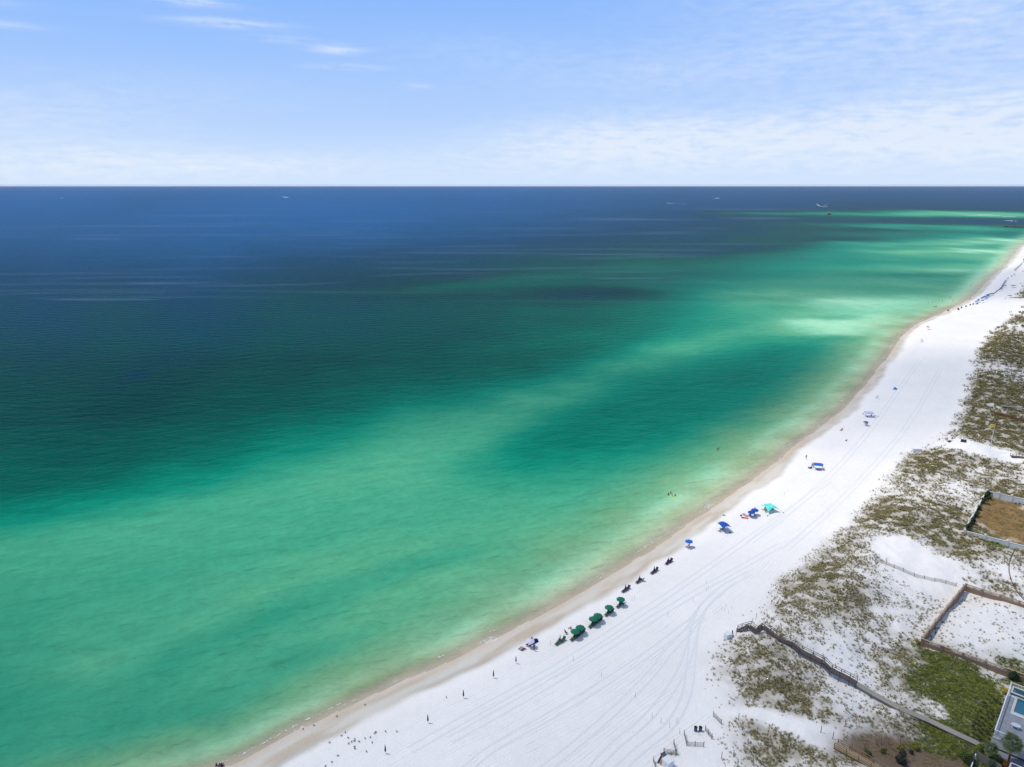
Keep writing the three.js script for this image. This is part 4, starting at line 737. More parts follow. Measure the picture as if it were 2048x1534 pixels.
// stretched aqua canopy
{
  const p = at(1538, 1021), turn = 0.35, t = thing('aqua_canopy', 'aqua stretched beach canopy held out by four sandbags', 'canopy', p, turn);
  const n = 14, pos = [], idx = [];
  for (let i = 0; i <= n; i++) for (let j = 0; j <= n; j++) { const u = (i / n) * 2 - 1, v = (j / n) * 2 - 1, k = 1 - 0.28 * (1 - u * u) * v * v - 0.28 * (1 - v * v) * u * u, peak = Math.exp(-((u - 0.45) ** 2 + (v - 0.45) ** 2) * 9) + Math.exp(-((u + 0.45) ** 2 + (v + 0.45) ** 2) * 9) + Math.exp(-((u - 0.45) ** 2 + (v + 0.45) ** 2) * 9) * 0.9 + Math.exp(-((u + 0.45) ** 2 + (v - 0.45) ** 2) * 9) * 0.9; pos.push(u * 2.25 * k, 1.55 + 0.5 * peak - 0.75 * (u * u * v * v), v * 2.25 * k); }
  for (let i = 0; i < n; i++) for (let j = 0; j < n; j++) { const a = i * (n + 1) + j; idx.push(a, a + 1, a + n + 1, a + 1, a + n + 2, a + n + 1); }
  const g = new THREE.BufferGeometry(); g.setAttribute('position', new THREE.Float32BufferAttribute(pos, 3)); g.setAttribute('uv', new THREE.Float32BufferAttribute(pos.filter((_, i) => i % 3 === 0).flatMap((x, i) => [x, pos[i * 3 + 2]]), 2)); g.setIndex(idx); g.computeVertexNormals();
  part(t, 'canopy_cloth', g, mat('cloth', 0.14, 0.78, 0.66));
  for (const [a, b] of [[1, 1], [1, -1], [-1, 1], [-1, -1]]) {
    part(t, 'pole', rod(V(a * 1.05, -0.1, b * 1.05), V(a * 1.0, 2.0, b * 1.0), 0.02), mat('metal', 0.7, 0.7, 0.7));
    part(t, 'guy_strap', rod(V(a * 2.2, 0.84, b * 2.2), V(a * 2.95, 0.08, b * 2.95), 0.018), mat('cloth', 0.16, 0.5, 0.45));
    part(t, 'sandbag', ball(0.2, a * 3.0, 0.1, b * 3.0, 1, 0.7, 1), mat('cloth', 0.07, 0.13, 0.12));
  }
  const f = seaward(p);
  person('person in red and tan standing at the aqua canopy', at(1530, 1022.5), f + 2, 'stand', { top: [0.25, 0.05, 0.04], bottom: [0.10, 0.08, 0.06] });
  person('person stooping over gear at the front of the aqua canopy', at(1531, 1024), f + 1, 'stoop', { bottom: [0.05, 0.05, 0.03] });
  foldingChair('navy folding chair in the shade of the aqua canopy', NAVY, at(1535.5, 1020), f, 'navy chairs under the aqua canopy');
  foldingChair('navy folding chair in the shade of the aqua canopy', NAVY, at(1538.5, 1019.5), f, 'navy chairs under the aqua canopy');
  person('person in a red cap sitting behind the aqua canopy', at(1545.5, 1018.5), f, 'sit', { hair: [0.35, 0.02, 0.03], bottom: [0.03, 0.03, 0.03] });
}
// blue box canopy with its people
function boxCanopy(name, label, p, turn, w, d, cloth, tall = 2.1, rise = 0.5) {
  const t = thing(name, label, 'canopy', p, turn), g = new THREE.ConeGeometry(Math.SQRT1_2, 1, 4, 1, true).rotateY(Math.PI / 4).scale(w, rise, d).translate(0, tall + rise / 2, 0);
  part(t, 'canopy_top', g, cloth);
  part(t, 'valance', [box(w, 0.22, 0.02, 0, tall - 0.11, d / 2), box(w, 0.22, 0.02, 0, tall - 0.11, -d / 2), box(0.02, 0.22, d - 0.04, w / 2, tall - 0.11, 0), box(0.02, 0.22, d - 0.04, -w / 2, tall - 0.11, 0)], cloth);
  for (const [a, b] of [[1, 1], [1, -1], [-1, 1], [-1, -1]]) part(t, 'post', rod(V(a * (w / 2 - 0.03), -0.15, b * (d / 2 - 0.03)), V(a * (w / 2 - 0.03), tall, b * (d / 2 - 0.03)), 0.025), mat('metal', 0.75, 0.75, 0.75));
  return t;
}
{
  const p = at(1635, 938), f = seaward(p);
  boxCanopy('blue_canopy', 'bright blue flat-topped canopy with people at its sides', p, -0.22, 2.9, 2.5, COBALT, 1.9, 0.12);
  person('taller person of two standing beside the blue flat-topped canopy', at(1623.6, 934), f, 'stand', { skin: 1, bottom: [0.08, 0.03, 0.1] });
  person('person stooping next to another beside the blue flat-topped canopy', at(1626.5, 934.5), f + 1.5, 'stoop', { skin: 1, bottom: [0.06, 0.02, 0.02] });
  person('person standing at the inland corner of the blue flat-topped canopy', at(1644.8, 936), f + 3, 'stand', { top: [0.02, 0.02, 0.05] });
  const wg = thing('beach_wagon', 'grey beach wagon with yellow edge beside the blue flat-topped canopy', 'wagon', at(1620, 936.5), 0.6);
  part(wg, 'bin', [box(1.3, 0.05, 0.7, 0, 0.3, 0), box(1.3, 0.35, 0.04, 0, 0.48, 0.33), box(1.3, 0.35, 0.04, 0, 0.48, -0.33), box(0.04, 0.35, 0.62, 0.63, 0.48, 0), box(0.04, 0.35, 0.62, -0.63, 0.48, 0)], mat('cloth', 0.18, 0.19, 0.28));
  part(wg, 'load', new RoundedBoxGeometry(1.1, 0.4, 0.55, 2, 0.1).translate(0, 0.55, 0), WHITEC);
  for (const [a, b] of [[1, 1], [1, -1], [-1, 1], [-1, -1]]) part(wg, 'wheel', new THREE.CylinderGeometry(0.15, 0.15, 0.1, 14).rotateX(Math.PI / 2).translate(a * 0.48, 0.15, b * 0.38), mat('plastic', 0.03, 0.03, 0.02));
  part(wg, 'handle', rod(V(-0.65, 0.35, 0), V(-1.2, 0.7, 0), 0.02), mat('metal', 0.3, 0.25, 0.02));
  foldingChair('teal folding chair in front of the blue flat-topped canopy', mat('cloth', 0.03, 0.12, 0.2), at(1631.5, 940), f);
  foldingChair('indigo folding chair in front of the blue flat-topped canopy', mat('cloth', 0.02, 0.01, 0.22), at(1635, 940.5), f);
  person('person in navy seated before the blue flat-topped canopy', at(1640.5, 941), f, 'sit', { top: [0.03, 0.06, 0.22] });
  person('person walking on the wet edge past the blue flat-topped canopy', at(1612, 918), 2.6, 'walk', { skin: 1 });
}
// lilac canopy and what stands near it
{
  const p = at(1737, 833), f = seaward(p);
  boxCanopy('lilac_canopy', 'pale lilac flat-topped canopy with a red chair beside it', p, -0.2, 3.6, 3, mat('cloth', 0.5, 0.54, 0.78), 1.95, 0.15);
  foldingChair('red folding chair at the water side of the lilac canopy', mat('cloth', 0.4, 0.02, 0.03), at(1726, 828.5), f);
  for (const [x, y] of [[1731, 833], [1734.5, 834.5]]) foldingChair('navy folding chair in the shade of the lilac canopy', NAVY, at(x, y), f, 'chairs under the lilac canopy');
  person('person in navy seated under the lilac canopy', at(1743, 831.5), f, 'sit', { top: [0.02, 0.03, 0.12] });
  mat2d('beach_towel', 'green towel on the sand behind the lilac canopy', at(1753, 832), f, 0.9, 1.8, [[0, 1, mat('cloth', 0.12, 0.22, 0.16)], [0.3, 0.5, WHITEC]]);
  openUmbrella('blue_grey_umbrella', 'open blue grey umbrella alone below the lilac canopy', mat('cloth', 0.10, 0.13, 0.28), at(1732, 844, 1.6), { R: 1.05, tall: 1.9 });
  foldingChair('grey folding chair under the blue grey umbrella', mat('cloth', 0.3, 0.32, 0.36), at(1730, 848.5), f);
  person('person seated under the blue grey umbrella', at(1734, 849), f, 'sit', { top: [0.02, 0.02, 0.06] });
  person('sunbather lying on the sand near the wet edge', at(1682, 861), f + 1.2, 'lie', { skin: 1, bottom: [0.15, 0.02, 0.02] });
  person('sunbather sitting up beside the one lying near the wet edge', at(1684.5, 859.5), f, 'sit', { skin: 1, bottom: [0.1, 0.02, 0.04] });
  person('person sitting alone on the sand halfway up the beach', at(1693, 882), f, 'sit', { top: [0.03, 0.03, 0.05], bottom: [0.03, 0.03, 0.05] });
  foldingChair('dark folding chair of two between lilac canopy and blue tent', NAVY, at(1753, 796.5), f);
  foldingChair('slate folding chair of two between lilac canopy and blue tent', mat('cloth', 0.05, 0.06, 0.09), at(1754.5, 793.5), f);
  const q = at(1790, 778.5), t = thing('blue_beach_tent', 'small sky blue wedge-shaped beach tent on the open sand', 'tent', q, seaward(q));
  const g = new THREE.BufferGeometry();
  g.setAttribute('position', new THREE.Float32BufferAttribute([-1.1, 0, 0.9, 1.1, 0, 0.9, 0, 1.35, 0.2, -1.1, 0, 0.9, 0, 1.35, 0.2, -1.3, 0, -0.9, 1.1, 0, 0.9, 1.3, 0, -0.9, 0, 1.35, 0.2, -1.3, 0, -0.9, 0, 1.35, 0.2, 1.3, 0, -0.9].slice(9), 3)); g.computeVertexNormals();
  g.setAttribute('uv', new THREE.Float32BufferAttribute(new Float32Array(g.attributes.position.count * 2), 2));
  part(t, 'shell', g, mat('cloth', 0.02, 0.22, 0.55));
  part(t, 'floor', box(2.3, 0.03, 1.6, 0, 0.02, 0), mat('cloth', 0.03, 0.12, 0.3));
  for (const s of [-1, 1]) part(t, 'pole', rod(V(s * 1.12, 0, 0.92), V(0, 1.36, 0.2), 0.015), mat('metal', 0.2, 0.2, 0.2));
  mat2d('beach_towel', 'white towel at the mouth of the sky blue tent', at(1783.5, 777.5), f, 0.9, 1.8, [[0, 1, WHITEC], [0.4, 0.5, AQUA]]);
  openUmbrella('orange_umbrella', 'orange and tan umbrella alone on the bright sand', mat('cloth', 0.5, 0.2, 0.08), at(1856, 654, 1.7), { R: 1.2 });
  for (const [x, y, i] of [[1841, 684, 0], [1844.5, 684, 1], [1843.5, 681, 2]]) foldingChair('dark folding chair in the trio on the bright sand', NAVY, at(x, y), f + i, 'trio of dark chairs on the bright sand');
}
// ───────────────────────── people in and by the water, gulls ─────────────────────────
function wade(label, px, py, pose, opts = {}, lift = 0.55) { const p0 = survey(px, py, 0.3), g = Math.max(height(p0[0], p0[1]), -1.15); return person(label, V(p0[0], Math.max(g, -0.85), p0[1]), opts.turn ?? px, pose, opts); }
wade('swimmer with head and shoulders above green water, of two far out', 1526, 806, 'stand', { skin: 1, group: 'two swimmers apart in the green water' });
wade('swimmer with head and shoulders above green water, of two far out', 1547, 811, 'stand', { skin: 1, group: 'two swimmers apart in the green water' });
wade('bather of the close pair in green water', 1435, 899, 'stand', { skin: 1, bottom: [0.1, 0.02, 0.04], group: 'close pair of bathers in green water' });
wade('bather of the close pair in green water', 1437.5, 896.5, 'stand', { skin: 1, group: 'close pair of bathers in green water' });
wade('bather with a yellow float in the shallow green water', 1337, 988.5, 'stand', { skin: 1, turn: 0.5 });
wade('dark haired bather behind the yellow ring', 1341.5, 985.5, 'stand', { skin: 1, turn: 2 });
wade('small bather inside the yellow swim ring', 1344.5, 990.5, 'stand', { skin: 0, turn: 1, size: 0.8 });
wade('bather on the shore side of the yellow ring', 1350.5, 990, 'stand', { skin: 1, turn: 3, size: 0.8 });
{ const p = survey(1344.5, 991.5, 0.1); single('yellow_swim_ring', 'yellow inflatable ring floating among four bathers', 'swim ring', new THREE.TorusGeometry(0.52, 0.17, 10, 24).rotateX(Math.PI / 2).translate(0, 0.05, 0), mat('plastic', 0.8, 0.68, 0.12), V(p[0], 0, p[1])); }
{ const p = survey(1334.5, 988.8, 0.1); single('yellow_float', 'slim yellow pool float beside a bather', 'float', new THREE.CapsuleGeometry(0.09, 0.9, 4, 10).rotateZ(Math.PI / 2).translate(0, 0.05, 0), mat('plastic', 0.7, 0.5, 0.1), V(p[0], 0, p[1]), 0.4); }
[[1906, 602], [1900, 595], [1902, 596.5], [1865, 604], [1878, 601], [1885, 601], [1857, 605], [1941, 571], [1944, 568], [1968, 536], [1972, 536], [1975.5, 536], [1995, 503], [1997, 519], [2000, 519], [1997, 530], [1994, 530]].forEach(([x, y], i) => wade('bather standing in pale green water off the far beach', x, y, 'stand', { skin: i % 2, group: 'bathers off the far beach' }));
[[1868, 615], [1870.5, 615.5], [1872.5, 615.5], [1939, 599.5], [1941.5, 600], [2005, 538], [2014, 534]].forEach(([x, y], i) => person('beachgoer standing at the water edge of the far beach', at(x, y), i, i % 2 ? 'walk' : 'stand', { skin: i % 3, bottom: [0.12, 0.04, 0.03], group: 'beachgoers at the far water edge' }));
person('person in black seated at the wet edge, of three', at(434, 1534), 1.2, 'sit', { top: [0.02, 0.02, 0.03], bottom: [0.02, 0.02, 0.03] });
person('person in purple seated at the wet edge beside two others', at(440.5, 1534), 2.4, 'sit', { top: [0.06, 0.03, 0.14], bottom: [0.015, 0.01, 0.06] });
person('person in navy seated at the wet edge beside two others', at(444, 1533), 3.3, 'sit', { top: [0.01, 0.01, 0.05], hair: [0.01, 0.01, 0.01] });
{
  const b = thing('gull', 'small dark gull standing on the sand near the furled umbrellas', 'bird', V(0, 0, 0), 0, 'gulls scattered on the near sand'), G = mat('plain', 0.12, 0.11, 0.10);
  part(b, 'body', [ball(0.1, 0, 0.2, 0, 0.85, 0.8, 2.0), ball(0.055, 0, 0.31, 0.17), new THREE.ConeGeometry(0.06, 0.2, 6).rotateX(-Math.PI / 2).translate(0, 0.2, -0.24)], G);
  part(b, 'beak', new THREE.ConeGeometry(0.018, 0.09, 6).rotateX(Math.PI / 2).translate(0, 0.3, 0.25), mat('plain', 0.4, 0.25, 0.03));
  for (const s of [-1, 1]) { part(b, 'wing', ball(0.06, s * 0.08, 0.22, -0.03, 0.4, 0.9, 2.6), mat('plain', 0.10, 0.10, 0.10)); part(b, 'leg', rod(V(s * 0.03, 0, 0), V(s * 0.03, 0.14, 0), 0.008), mat('plain', 0.3, 0.2, 0.03)); }
  b.scale.setScalar(0.9);
  [[1352, 452], [1122, 546], [932, 622], [845, 652], [1190, 678], [1160, 706], [1062, 762], [1214, 724], [1268, 733], [1243, 755], [1265, 750], [1304, 754], [1352, 727], [1395, 719], [1432, 686], [1440, 676], [1520, 671], [1612, 671], [1265, 796], [1270, 812], [1364, 835], [1410, 762], [1218, 770], [1130, 870], [1080, 922], [2018, 391], [1028, 955]].forEach(([zx, zy], i) => { const p = at(400 + zx / 4.096, 1300 + zy / 4.096); if (!i) { b.position.copy(p); b.rotation.y = 1; } else copy(b, p, i * 2.4); });
}
// ───────────────────────── the far rows ─────────────────────────
{
  const row = (a, b, n) => [...Array(n)].map((_, i) => { const t = n > 1 ? i / (n - 1) : 0; return [lerp(a[0], b[0], t), lerp(a[1], b[1], t)]; });
  const mk = (name, label, m, list, group) => { let u = null; list.forEach(([x, y], i) => { const p = at(x, y, 1.7); if (!u) u = openUmbrella(name, label, m, p, { R: 1.2, group }); else copy(u, p, i); }); };
  mk('sky_blue_umbrella', 'sky blue umbrella in the crowded row on the far beach', COBALT, [...row([1951.5, 604], [1957, 600.5], 3), ...row([1968, 594], [1977, 591], 4), [1973, 596]], 'sky blue umbrellas on the far beach');
  mk('teal_umbrella', 'teal umbrella in the crowded row on the far beach', mat('cloth', 0.005, 0.16, 0.22), [...row([1963, 596.5], [1970, 592.5], 4), ...row([1974, 590], [1984, 587], 5), [1957, 598.5]], 'teal umbrellas on the far beach');
  mk('dark_blue_umbrella', 'dark blue umbrella in the row on the far beach', mat('cloth', 0.01, 0.02, 0.16), [...row([2001, 578], [2005, 573], 4), ...row([2005.5, 571], [2012, 560.5], 6), [2011, 571], [2028.5, 548.5], [1965, 601]], 'dark blue umbrellas on the far beach');
  mk('far_green_umbrella', 'green umbrella in the row beyond the dark blue ones', GREEND, [...row([2029.5, 540], [2042, 529], 8), ...row([2043, 527], [2056, 516], 6)], 'green umbrellas in the farthest row');
  let l = null;
  [...row([1986.5, 588.5], [1998, 580], 5), [2015.5, 557.5], [2023, 553], [1922.6, 616], [1931.4, 613.5], [1940, 610.5], [1946, 609], [1954, 608], [1896, 622], [1915.6, 618.5], [1917, 620]].forEach(([x, y], i) => { const p = at(x, y), t = seaward(p); for (const s of [-0.8, 0.8]) { if (!l) l = lounger('far_lounger', 'dark lounger set out in a pair on the far beach', NAVY, near(p, t, s, 0), t, 'dark loungers on the far beach'); else copy(l, near(p, t, s, 0), t); } });
  boxCanopy('navy_canopy', 'navy flat-topped canopy before the far dune grass', at(2026, 575), 0.2, 4, 3, mat('cloth', 0.01, 0.015, 0.2), 2.1, 0.3);
  boxCanopy('red_canopy', 'red flat-topped stand at the tip of the far dune grass', at(2019, 595.5), 0.2, 2.6, 2.6, mat('cloth', 0.35, 0.03, 0.03), 2.1, 0.3);
  [[2010, 599, 0], [2022, 597, 1], [2019, 626, 2], [2022, 625.5, 0]].forEach(([x, y, k]) => person('beachgoer standing beside the far dune grass', at(x, y), k, 'stand', { skin: k, bottom: [0.03, 0.03, 0.06], group: 'beachgoers beside the far dune grass' }));
}
// ───────────────────────── stakes, fences, bins, boxes on the near beach ─────────────────────────
{
  const mk = (name, label, spots, h, r, m, group, lean = 0.05) => { let o = null; spots.forEach(([x, y], i) => { const p = at(x, y); if (!o) { o = thing(name, label, 'post', p, 0, group); part(o, 'shaft', new THREE.CylinderGeometry(r * 0.8, r, h + 0.3, 7).translate(0, h / 2 - 0.15, 0), m); part(o, 'top', new THREE.CylinderGeometry(r * 0.55, r * 0.8, r, 7).translate(0, h + r / 2, 0), m); } else { const c = copy(o, p, i * 1.7); c.rotation.z = lean * Math.sin(i * 5.1); c.rotation.x = lean * Math.cos(i * 3.3); } }); };
  mk('dune_post', 'weathered grey timber post standing in the dune grass', [[1477, 1440], [1515, 1468], [1495.6, 1490], [1506, 1505], [1467, 1513], [1443, 1518], [1506, 1530], [1665, 1478], [1641.6, 1465], [1475, 1533], [1703, 1501], [1753, 1491], [1762, 1489], [1777, 1488], [1800, 1486], [1796, 1455], [1690, 1453], [1729, 1498]], 1.5, 0.07, WOODG, 'grey posts in the dune grass');
  mk('boundary_post', 'short grey post along the front edge of the dunes', [[1472, 1272], [1460, 1283], [1512.5, 1235], [1505, 1245], [1542.5, 1208], [1548, 1199]], 1.1, 0.06, WOODG, 'short posts along the dune front');
  mk('beach_stake', 'thin pale stake standing in the open sand', [[1101, 1290], [1146.4, 1322], [1203, 1354], [1264, 1201], [1269, 1198], [1335, 1233], [1386, 1203], [1270, 1395], [1304, 1435], [1321.5, 1446], [1339, 1455.5], [1358.6, 1467], [1353.7, 1446], [1397.7, 1470], [1569, 990]], 1.2, 0.032, mat('wood', 0.28, 0.26, 0.25), 'thin stakes in the open sand', 0.08);
  mk('orange_stake', 'slim orange stake of the roped nest on the sand', [[1443, 1219], [1449, 1223], [1457, 1226], [1463, 1217], [1452, 1213], [1412, 1167], [1417, 1176], [1424, 1172], [1413, 1181]], 0.9, 0.025, mat('wood', 0.5, 0.24, 0.16), 'slim orange stakes on the sand');
}
function lathFence(label, pts, h = 1.15, group) {
  const t = thing('sand_fence', label, 'fence', V(0, 0, 0), 0, group), M = mat('wood', 0.33, 0.30, 0.28), P = mat('wood', 0.12, 0.09, 0.07);
  pts.forEach((p) => part(t, 'post', [cyl(0.06, 0.05, h + 0.35, p.x, p.y - 0.25, p.z, 7)], P));
  for (let i = 0; i < pts.length - 1; i++) {
    const a = pts[i], b = pts[i + 1], n = Math.max(2, Math.round(a.distanceTo(b) / 0.11)), list = [];
    for (let k = 0; k < n; k++) { const s = (k + 0.5) / n, x = lerp(a.x, b.x, s), z = lerp(a.z, b.z, s), y = height(x, z), sag = 0.05 * Math.sin(s * Math.PI) + 0.03 * Math.sin(k * 7.7); list.push(new THREE.BoxGeometry(0.045, h, 0.012).rotateZ(0.04 * Math.sin(k * 3.1)).rotateY(-Math.atan2(b.z - a.z, b.x - a.x)).translate(x, y + h / 2 - 0.05 - sag, z)); }
    part(t, 'lath_row', list, M, 'stuff');
    part(t, 'wire', [rod(V(a.x, a.y + h * 0.8, a.z), V(b.x, b.y + h * 0.8, b.z), 0.008, 0.008, 4), rod(V(a.x, a.y + h * 0.3, a.z), V(b.x, b.y + h * 0.3, b.z), 0.008, 0.008, 4)], mat('metal', 0.25, 0.24, 0.22));
  }
  return t;
}
const P = (list) => list.map(([x, y]) => at(x, y));
lathFence('short lath sand fence at the mouth of the dune path', P([[1426.5, 1433], [1442.6, 1449]]));
lathFence('short lath sand fence behind the two rubbish barrels', P([[1410.4, 1461.5], [1417, 1470], [1423.6, 1478.5]]));
lathFence('bent lath sand fence on open sand before the barrels', P([[1368.4, 1470.5], [1373.3, 1491.5], [1390, 1492.5], [1407.4, 1493.5]]), 1.05);
lathFence('bent lath sand fence with dark brush in its corner', P([[1347.4, 1489], [1352.3, 1510], [1327.4, 1506.5]]));
lathFence('lath sand fence on the water side of the paddle boards', P([[1306.9, 1524], [1310.5, 1536]]));
lathFence('long line of lath sand fence across the dune hollow', P([[1751, 1121], [1772, 1129], [1788, 1136], [1806, 1143], [1828, 1153], [1848, 1158], [1869, 1163], [1891, 1167], [1912, 1173]]), 1.0);
{
  const mkBarrel = (label, p) => { const t = thing('rubbish_barrel', label, 'barrel', p, 0, 'barrels on the near sand'); part(t, 'drum', new THREE.LatheGeometry([[0, 0], [0.27, 0], [0.29, 0.05], [0.29, 0.3], [0.305, 0.33], [0.29, 0.36], [0.29, 0.6], [0.305, 0.63], [0.29, 0.66], [0.29, 0.88], [0.3, 0.9], [0.28, 0.9]].map(([a, b]) => new THREE.Vector2(a, b)), 20), mat('metal', 0.05, 0.09, 0.17, { metalness: 0.2, roughness: 0.5 })); part(t, 'bag_liner', new THREE.LatheGeometry([[0.1, 0.7], [0.26, 0.86], [0.315, 0.94], [0.325, 0.86], [0.312, 0.76]].map(([a, b]) => new THREE.Vector2(a, b)), 16), mat('plastic', 0.012, 0.01, 0.012)); return t; };
  mkBarrel('navy rubbish barrel with black liner, beside its twin', at(1391, 1462)); mkBarrel('navy rubbish barrel with black liner, beside its twin', at(1400.6, 1462));
  const store = (label, p, turn, w, h, d) => { const t = thing('storage_box', label, 'storage box', p, turn), M = mat('plastic', 0.72, 0.73, 0.74); part(t, 'cabinet', new RoundedBoxGeometry(w, h + 0.3, d, 2, 0.03).translate(0, h / 2 - 0.15, 0), M); part(t, 'lid', new RoundedBoxGeometry(w + 0.08, 0.1, d + 0.08, 2, 0.03).translate(0, h + 0.05, 0), mat('plastic', 0.78, 0.78, 0.77)); part(t, 'latch', box(0.1, 0.14, 0.03, 0, h - 0.1, d / 2 + 0.012), mat('metal', 0.3, 0.3, 0.3)); for (const s of [-1, 1]) part(t, 'handle', rod(V(s * (w / 2 + 0.03), h * 0.6, -0.15), V(s * (w / 2 + 0.03), h * 0.6, 0.15), 0.015), mat('metal', 0.3, 0.3, 0.3)); return t; };
  const a = at(1455.5, 1276), b = at(1335.5, 1532), c = at(1833, 903);
  store('white storage box with a dark plank beside the long walkway', a, 0.35, 1.45, 1.15, 1.25);
  single('leaning_plank', 'dark plank leaning on the white storage box by the walkway', 'plank', [beam(V(0, -0.1, 0.25), V(0.05, 1.75, -0.2), 0.28, 0.05), box(0.28, 0.04, 0.06, 0.02, 0.8, 0)], mat('wood', 0.035, 0.03, 0.03), a.clone().add(V(1.05, 0, -0.1)), 0.6);
  store('white storage box beside the paddle boards and lath fence', b, 0.62, 1.5, 1.35, 1.5);
  store('long white storage box at the tip of the grassy dune', c, -0.06, 3.2, 1.1, 1.2);
  [['blue', 0.01, 0.045, 0.3, 1315.5, 1527, 1322, 1521], ['yellow', 0.62, 0.42, 0.04, 1319.5, 1529, 1325, 1523.5], ['orange', 0.55, 0.16, 0.02, 1321.5, 1530, 1327, 1525]].forEach(([n, r, g, bl, x0, y0, x1, y1]) => { const A = at(x0, y0), B = at(x1, y1).add(V(0, 0.85, 0)), d = B.clone().sub(A), o = thing('paddle_board', n + ' paddle board leaning against the white storage box', 'paddle board', A, 0), L = 1.45, q = new THREE.Quaternion().setFromUnitVectors(V(0, 1, 0), d.normalize()); const m = part(o, 'board', new THREE.CapsuleGeometry(0.2, L - 0.4, 6, 12).scale(1, 1, 0.22).translate(0, L / 2, 0), mat('plastic', r, g, bl)); m.quaternion.copy(q); part(m, 'fin', new THREE.ConeGeometry(0.06, 0.14, 4).scale(1, 1, 0.25).rotateX(Math.PI / 2).translate(0, 0.2, -0.08), mat('plastic', 0.02, 0.02, 0.02)); });
  single('folded_tarp', 'grey folded tarp standing behind the paddle boards', 'tarp', [new THREE.BoxGeometry(1.1, 1.0, 0.08, 5, 4, 1).rotateX(-0.25).translate(0, 0.45, 0), new THREE.BoxGeometry(0.9, 0.7, 0.08, 4, 3, 1).rotateX(-0.45).translate(0.15, 0.32, 0.22)], mat('cloth', 0.20, 0.21, 0.25), at(1326, 1514), 0.5);
  // brush piled in the corner of the fence
  const r = rng(31), tw = []; for (let i = 0; i < 60; i++) { const x = (r() - 0.5) * 2.4, z = (r() - 0.5) * 0.8, a0 = r() * 6.28; tw.push(rod(V(x, -0.02, z), V(x + Math.cos(a0) * 0.5, 0.15 + 0.4 * r(), z + Math.sin(a0) * 0.5), 0.018, 0.008, 4)); }
  single('brush_pile', 'dark brush caught in the corner of the lath fence', 'brush', tw, mat('wood', 0.09, 0.05, 0.03), at(1344, 1509), 0.1);
}
// flag pole, people and bench by the dune gap
{
  const p = at(1980, 899), q = survey(1992.6, 849, 0); let h = 4; for (let i = 0; i < 60; i++) { const y = p.y + h, dz = EYE_H * SP - p.z * CP - y * SP, v = 767 + (FOCAL * ((EYE_H - y) * CP + p.z * SP)) / dz; if (v < 849) break; h += 0.2; }
  const t = thing('flag_pole', 'tall white pole flying a small yellow flag beside the dunes', 'flag pole', p, 0);
  part(t, 'pole', cyl(0.11, 0.07, h, 0, 0, 0, 10), mat('metal', 0.7, 0.7, 0.68, { metalness: 0.1 }));
  part(t, 'finial', ball(0.1, 0, h + 0.06, 0), mat('metal', 0.7, 0.6, 0.3));
  const f = new THREE.PlaneGeometry(1.6, 1.0, 10, 4).translate(-0.85, 0, 0), a = f.attributes.position; for (let i = 0; i < a.count; i++) { const x = a.getX(i); a.setZ(i, 0.14 * Math.sin(x * 4.5) * -x); a.setY(i, a.getY(i) + 0.25 * x * 0.4); } f.computeVertexNormals();
  part(t, 'flag', f.translate(0, h - 0.6, 0), mat('cloth', 0.85, 0.55, 0.01));
  person('person in dark clothes standing by the flag pole gap, of two', at(1893, 883), 0.4, 'stand', { top: [0.02, 0.015, 0.03], group: 'two people in dark clothes by the dune gap' });
  person('person in dark clothes standing by the flag pole gap, of two', at(1903.5, 881.5), 2, 'walk', { top: [0.02, 0.015, 0.03], group: 'two people in dark clothes by the dune gap' });
  const w = thing('beach_cart', 'low dark cart between the two people by the dune gap', 'cart', at(1898.5, 884), 0.2);
  part(w, 'tray', new RoundedBoxGeometry(1.2, 0.4, 0.7, 2, 0.05).translate(0, 0.42, 0), mat('plastic', 0.03, 0.03, 0.045)); for (const [x, z] of [[0.4, 0.38], [0.4, -0.38], [-0.4, 0.38], [-0.4, -0.38]]) part(w, 'wheel', new THREE.CylinderGeometry(0.2, 0.2, 0.1, 14).rotateX(Math.PI / 2).translate(x, 0.2, z), mat('plastic', 0.02, 0.02, 0.02));
  [[1924, 884], [1929.5, 885]].forEach(([x, y]) => { const b = thing('rubbish_bin', 'black rubbish bin of the pair by the dune gap', 'rubbish bin', at(x, y), 0.1, 'pair of black bins by the dune gap'); part(b, 'body', new RoundedBoxGeometry(0.75, 1.0, 0.75, 2, 0.06).translate(0, 0.5, 0), mat('plastic', 0.02, 0.02, 0.03)); part(b, 'lid', new RoundedBoxGeometry(0.8, 0.12, 0.8, 2, 0.05).translate(0, 1.06, 0), mat('plastic', 0.04, 0.04, 0.05)); });
}
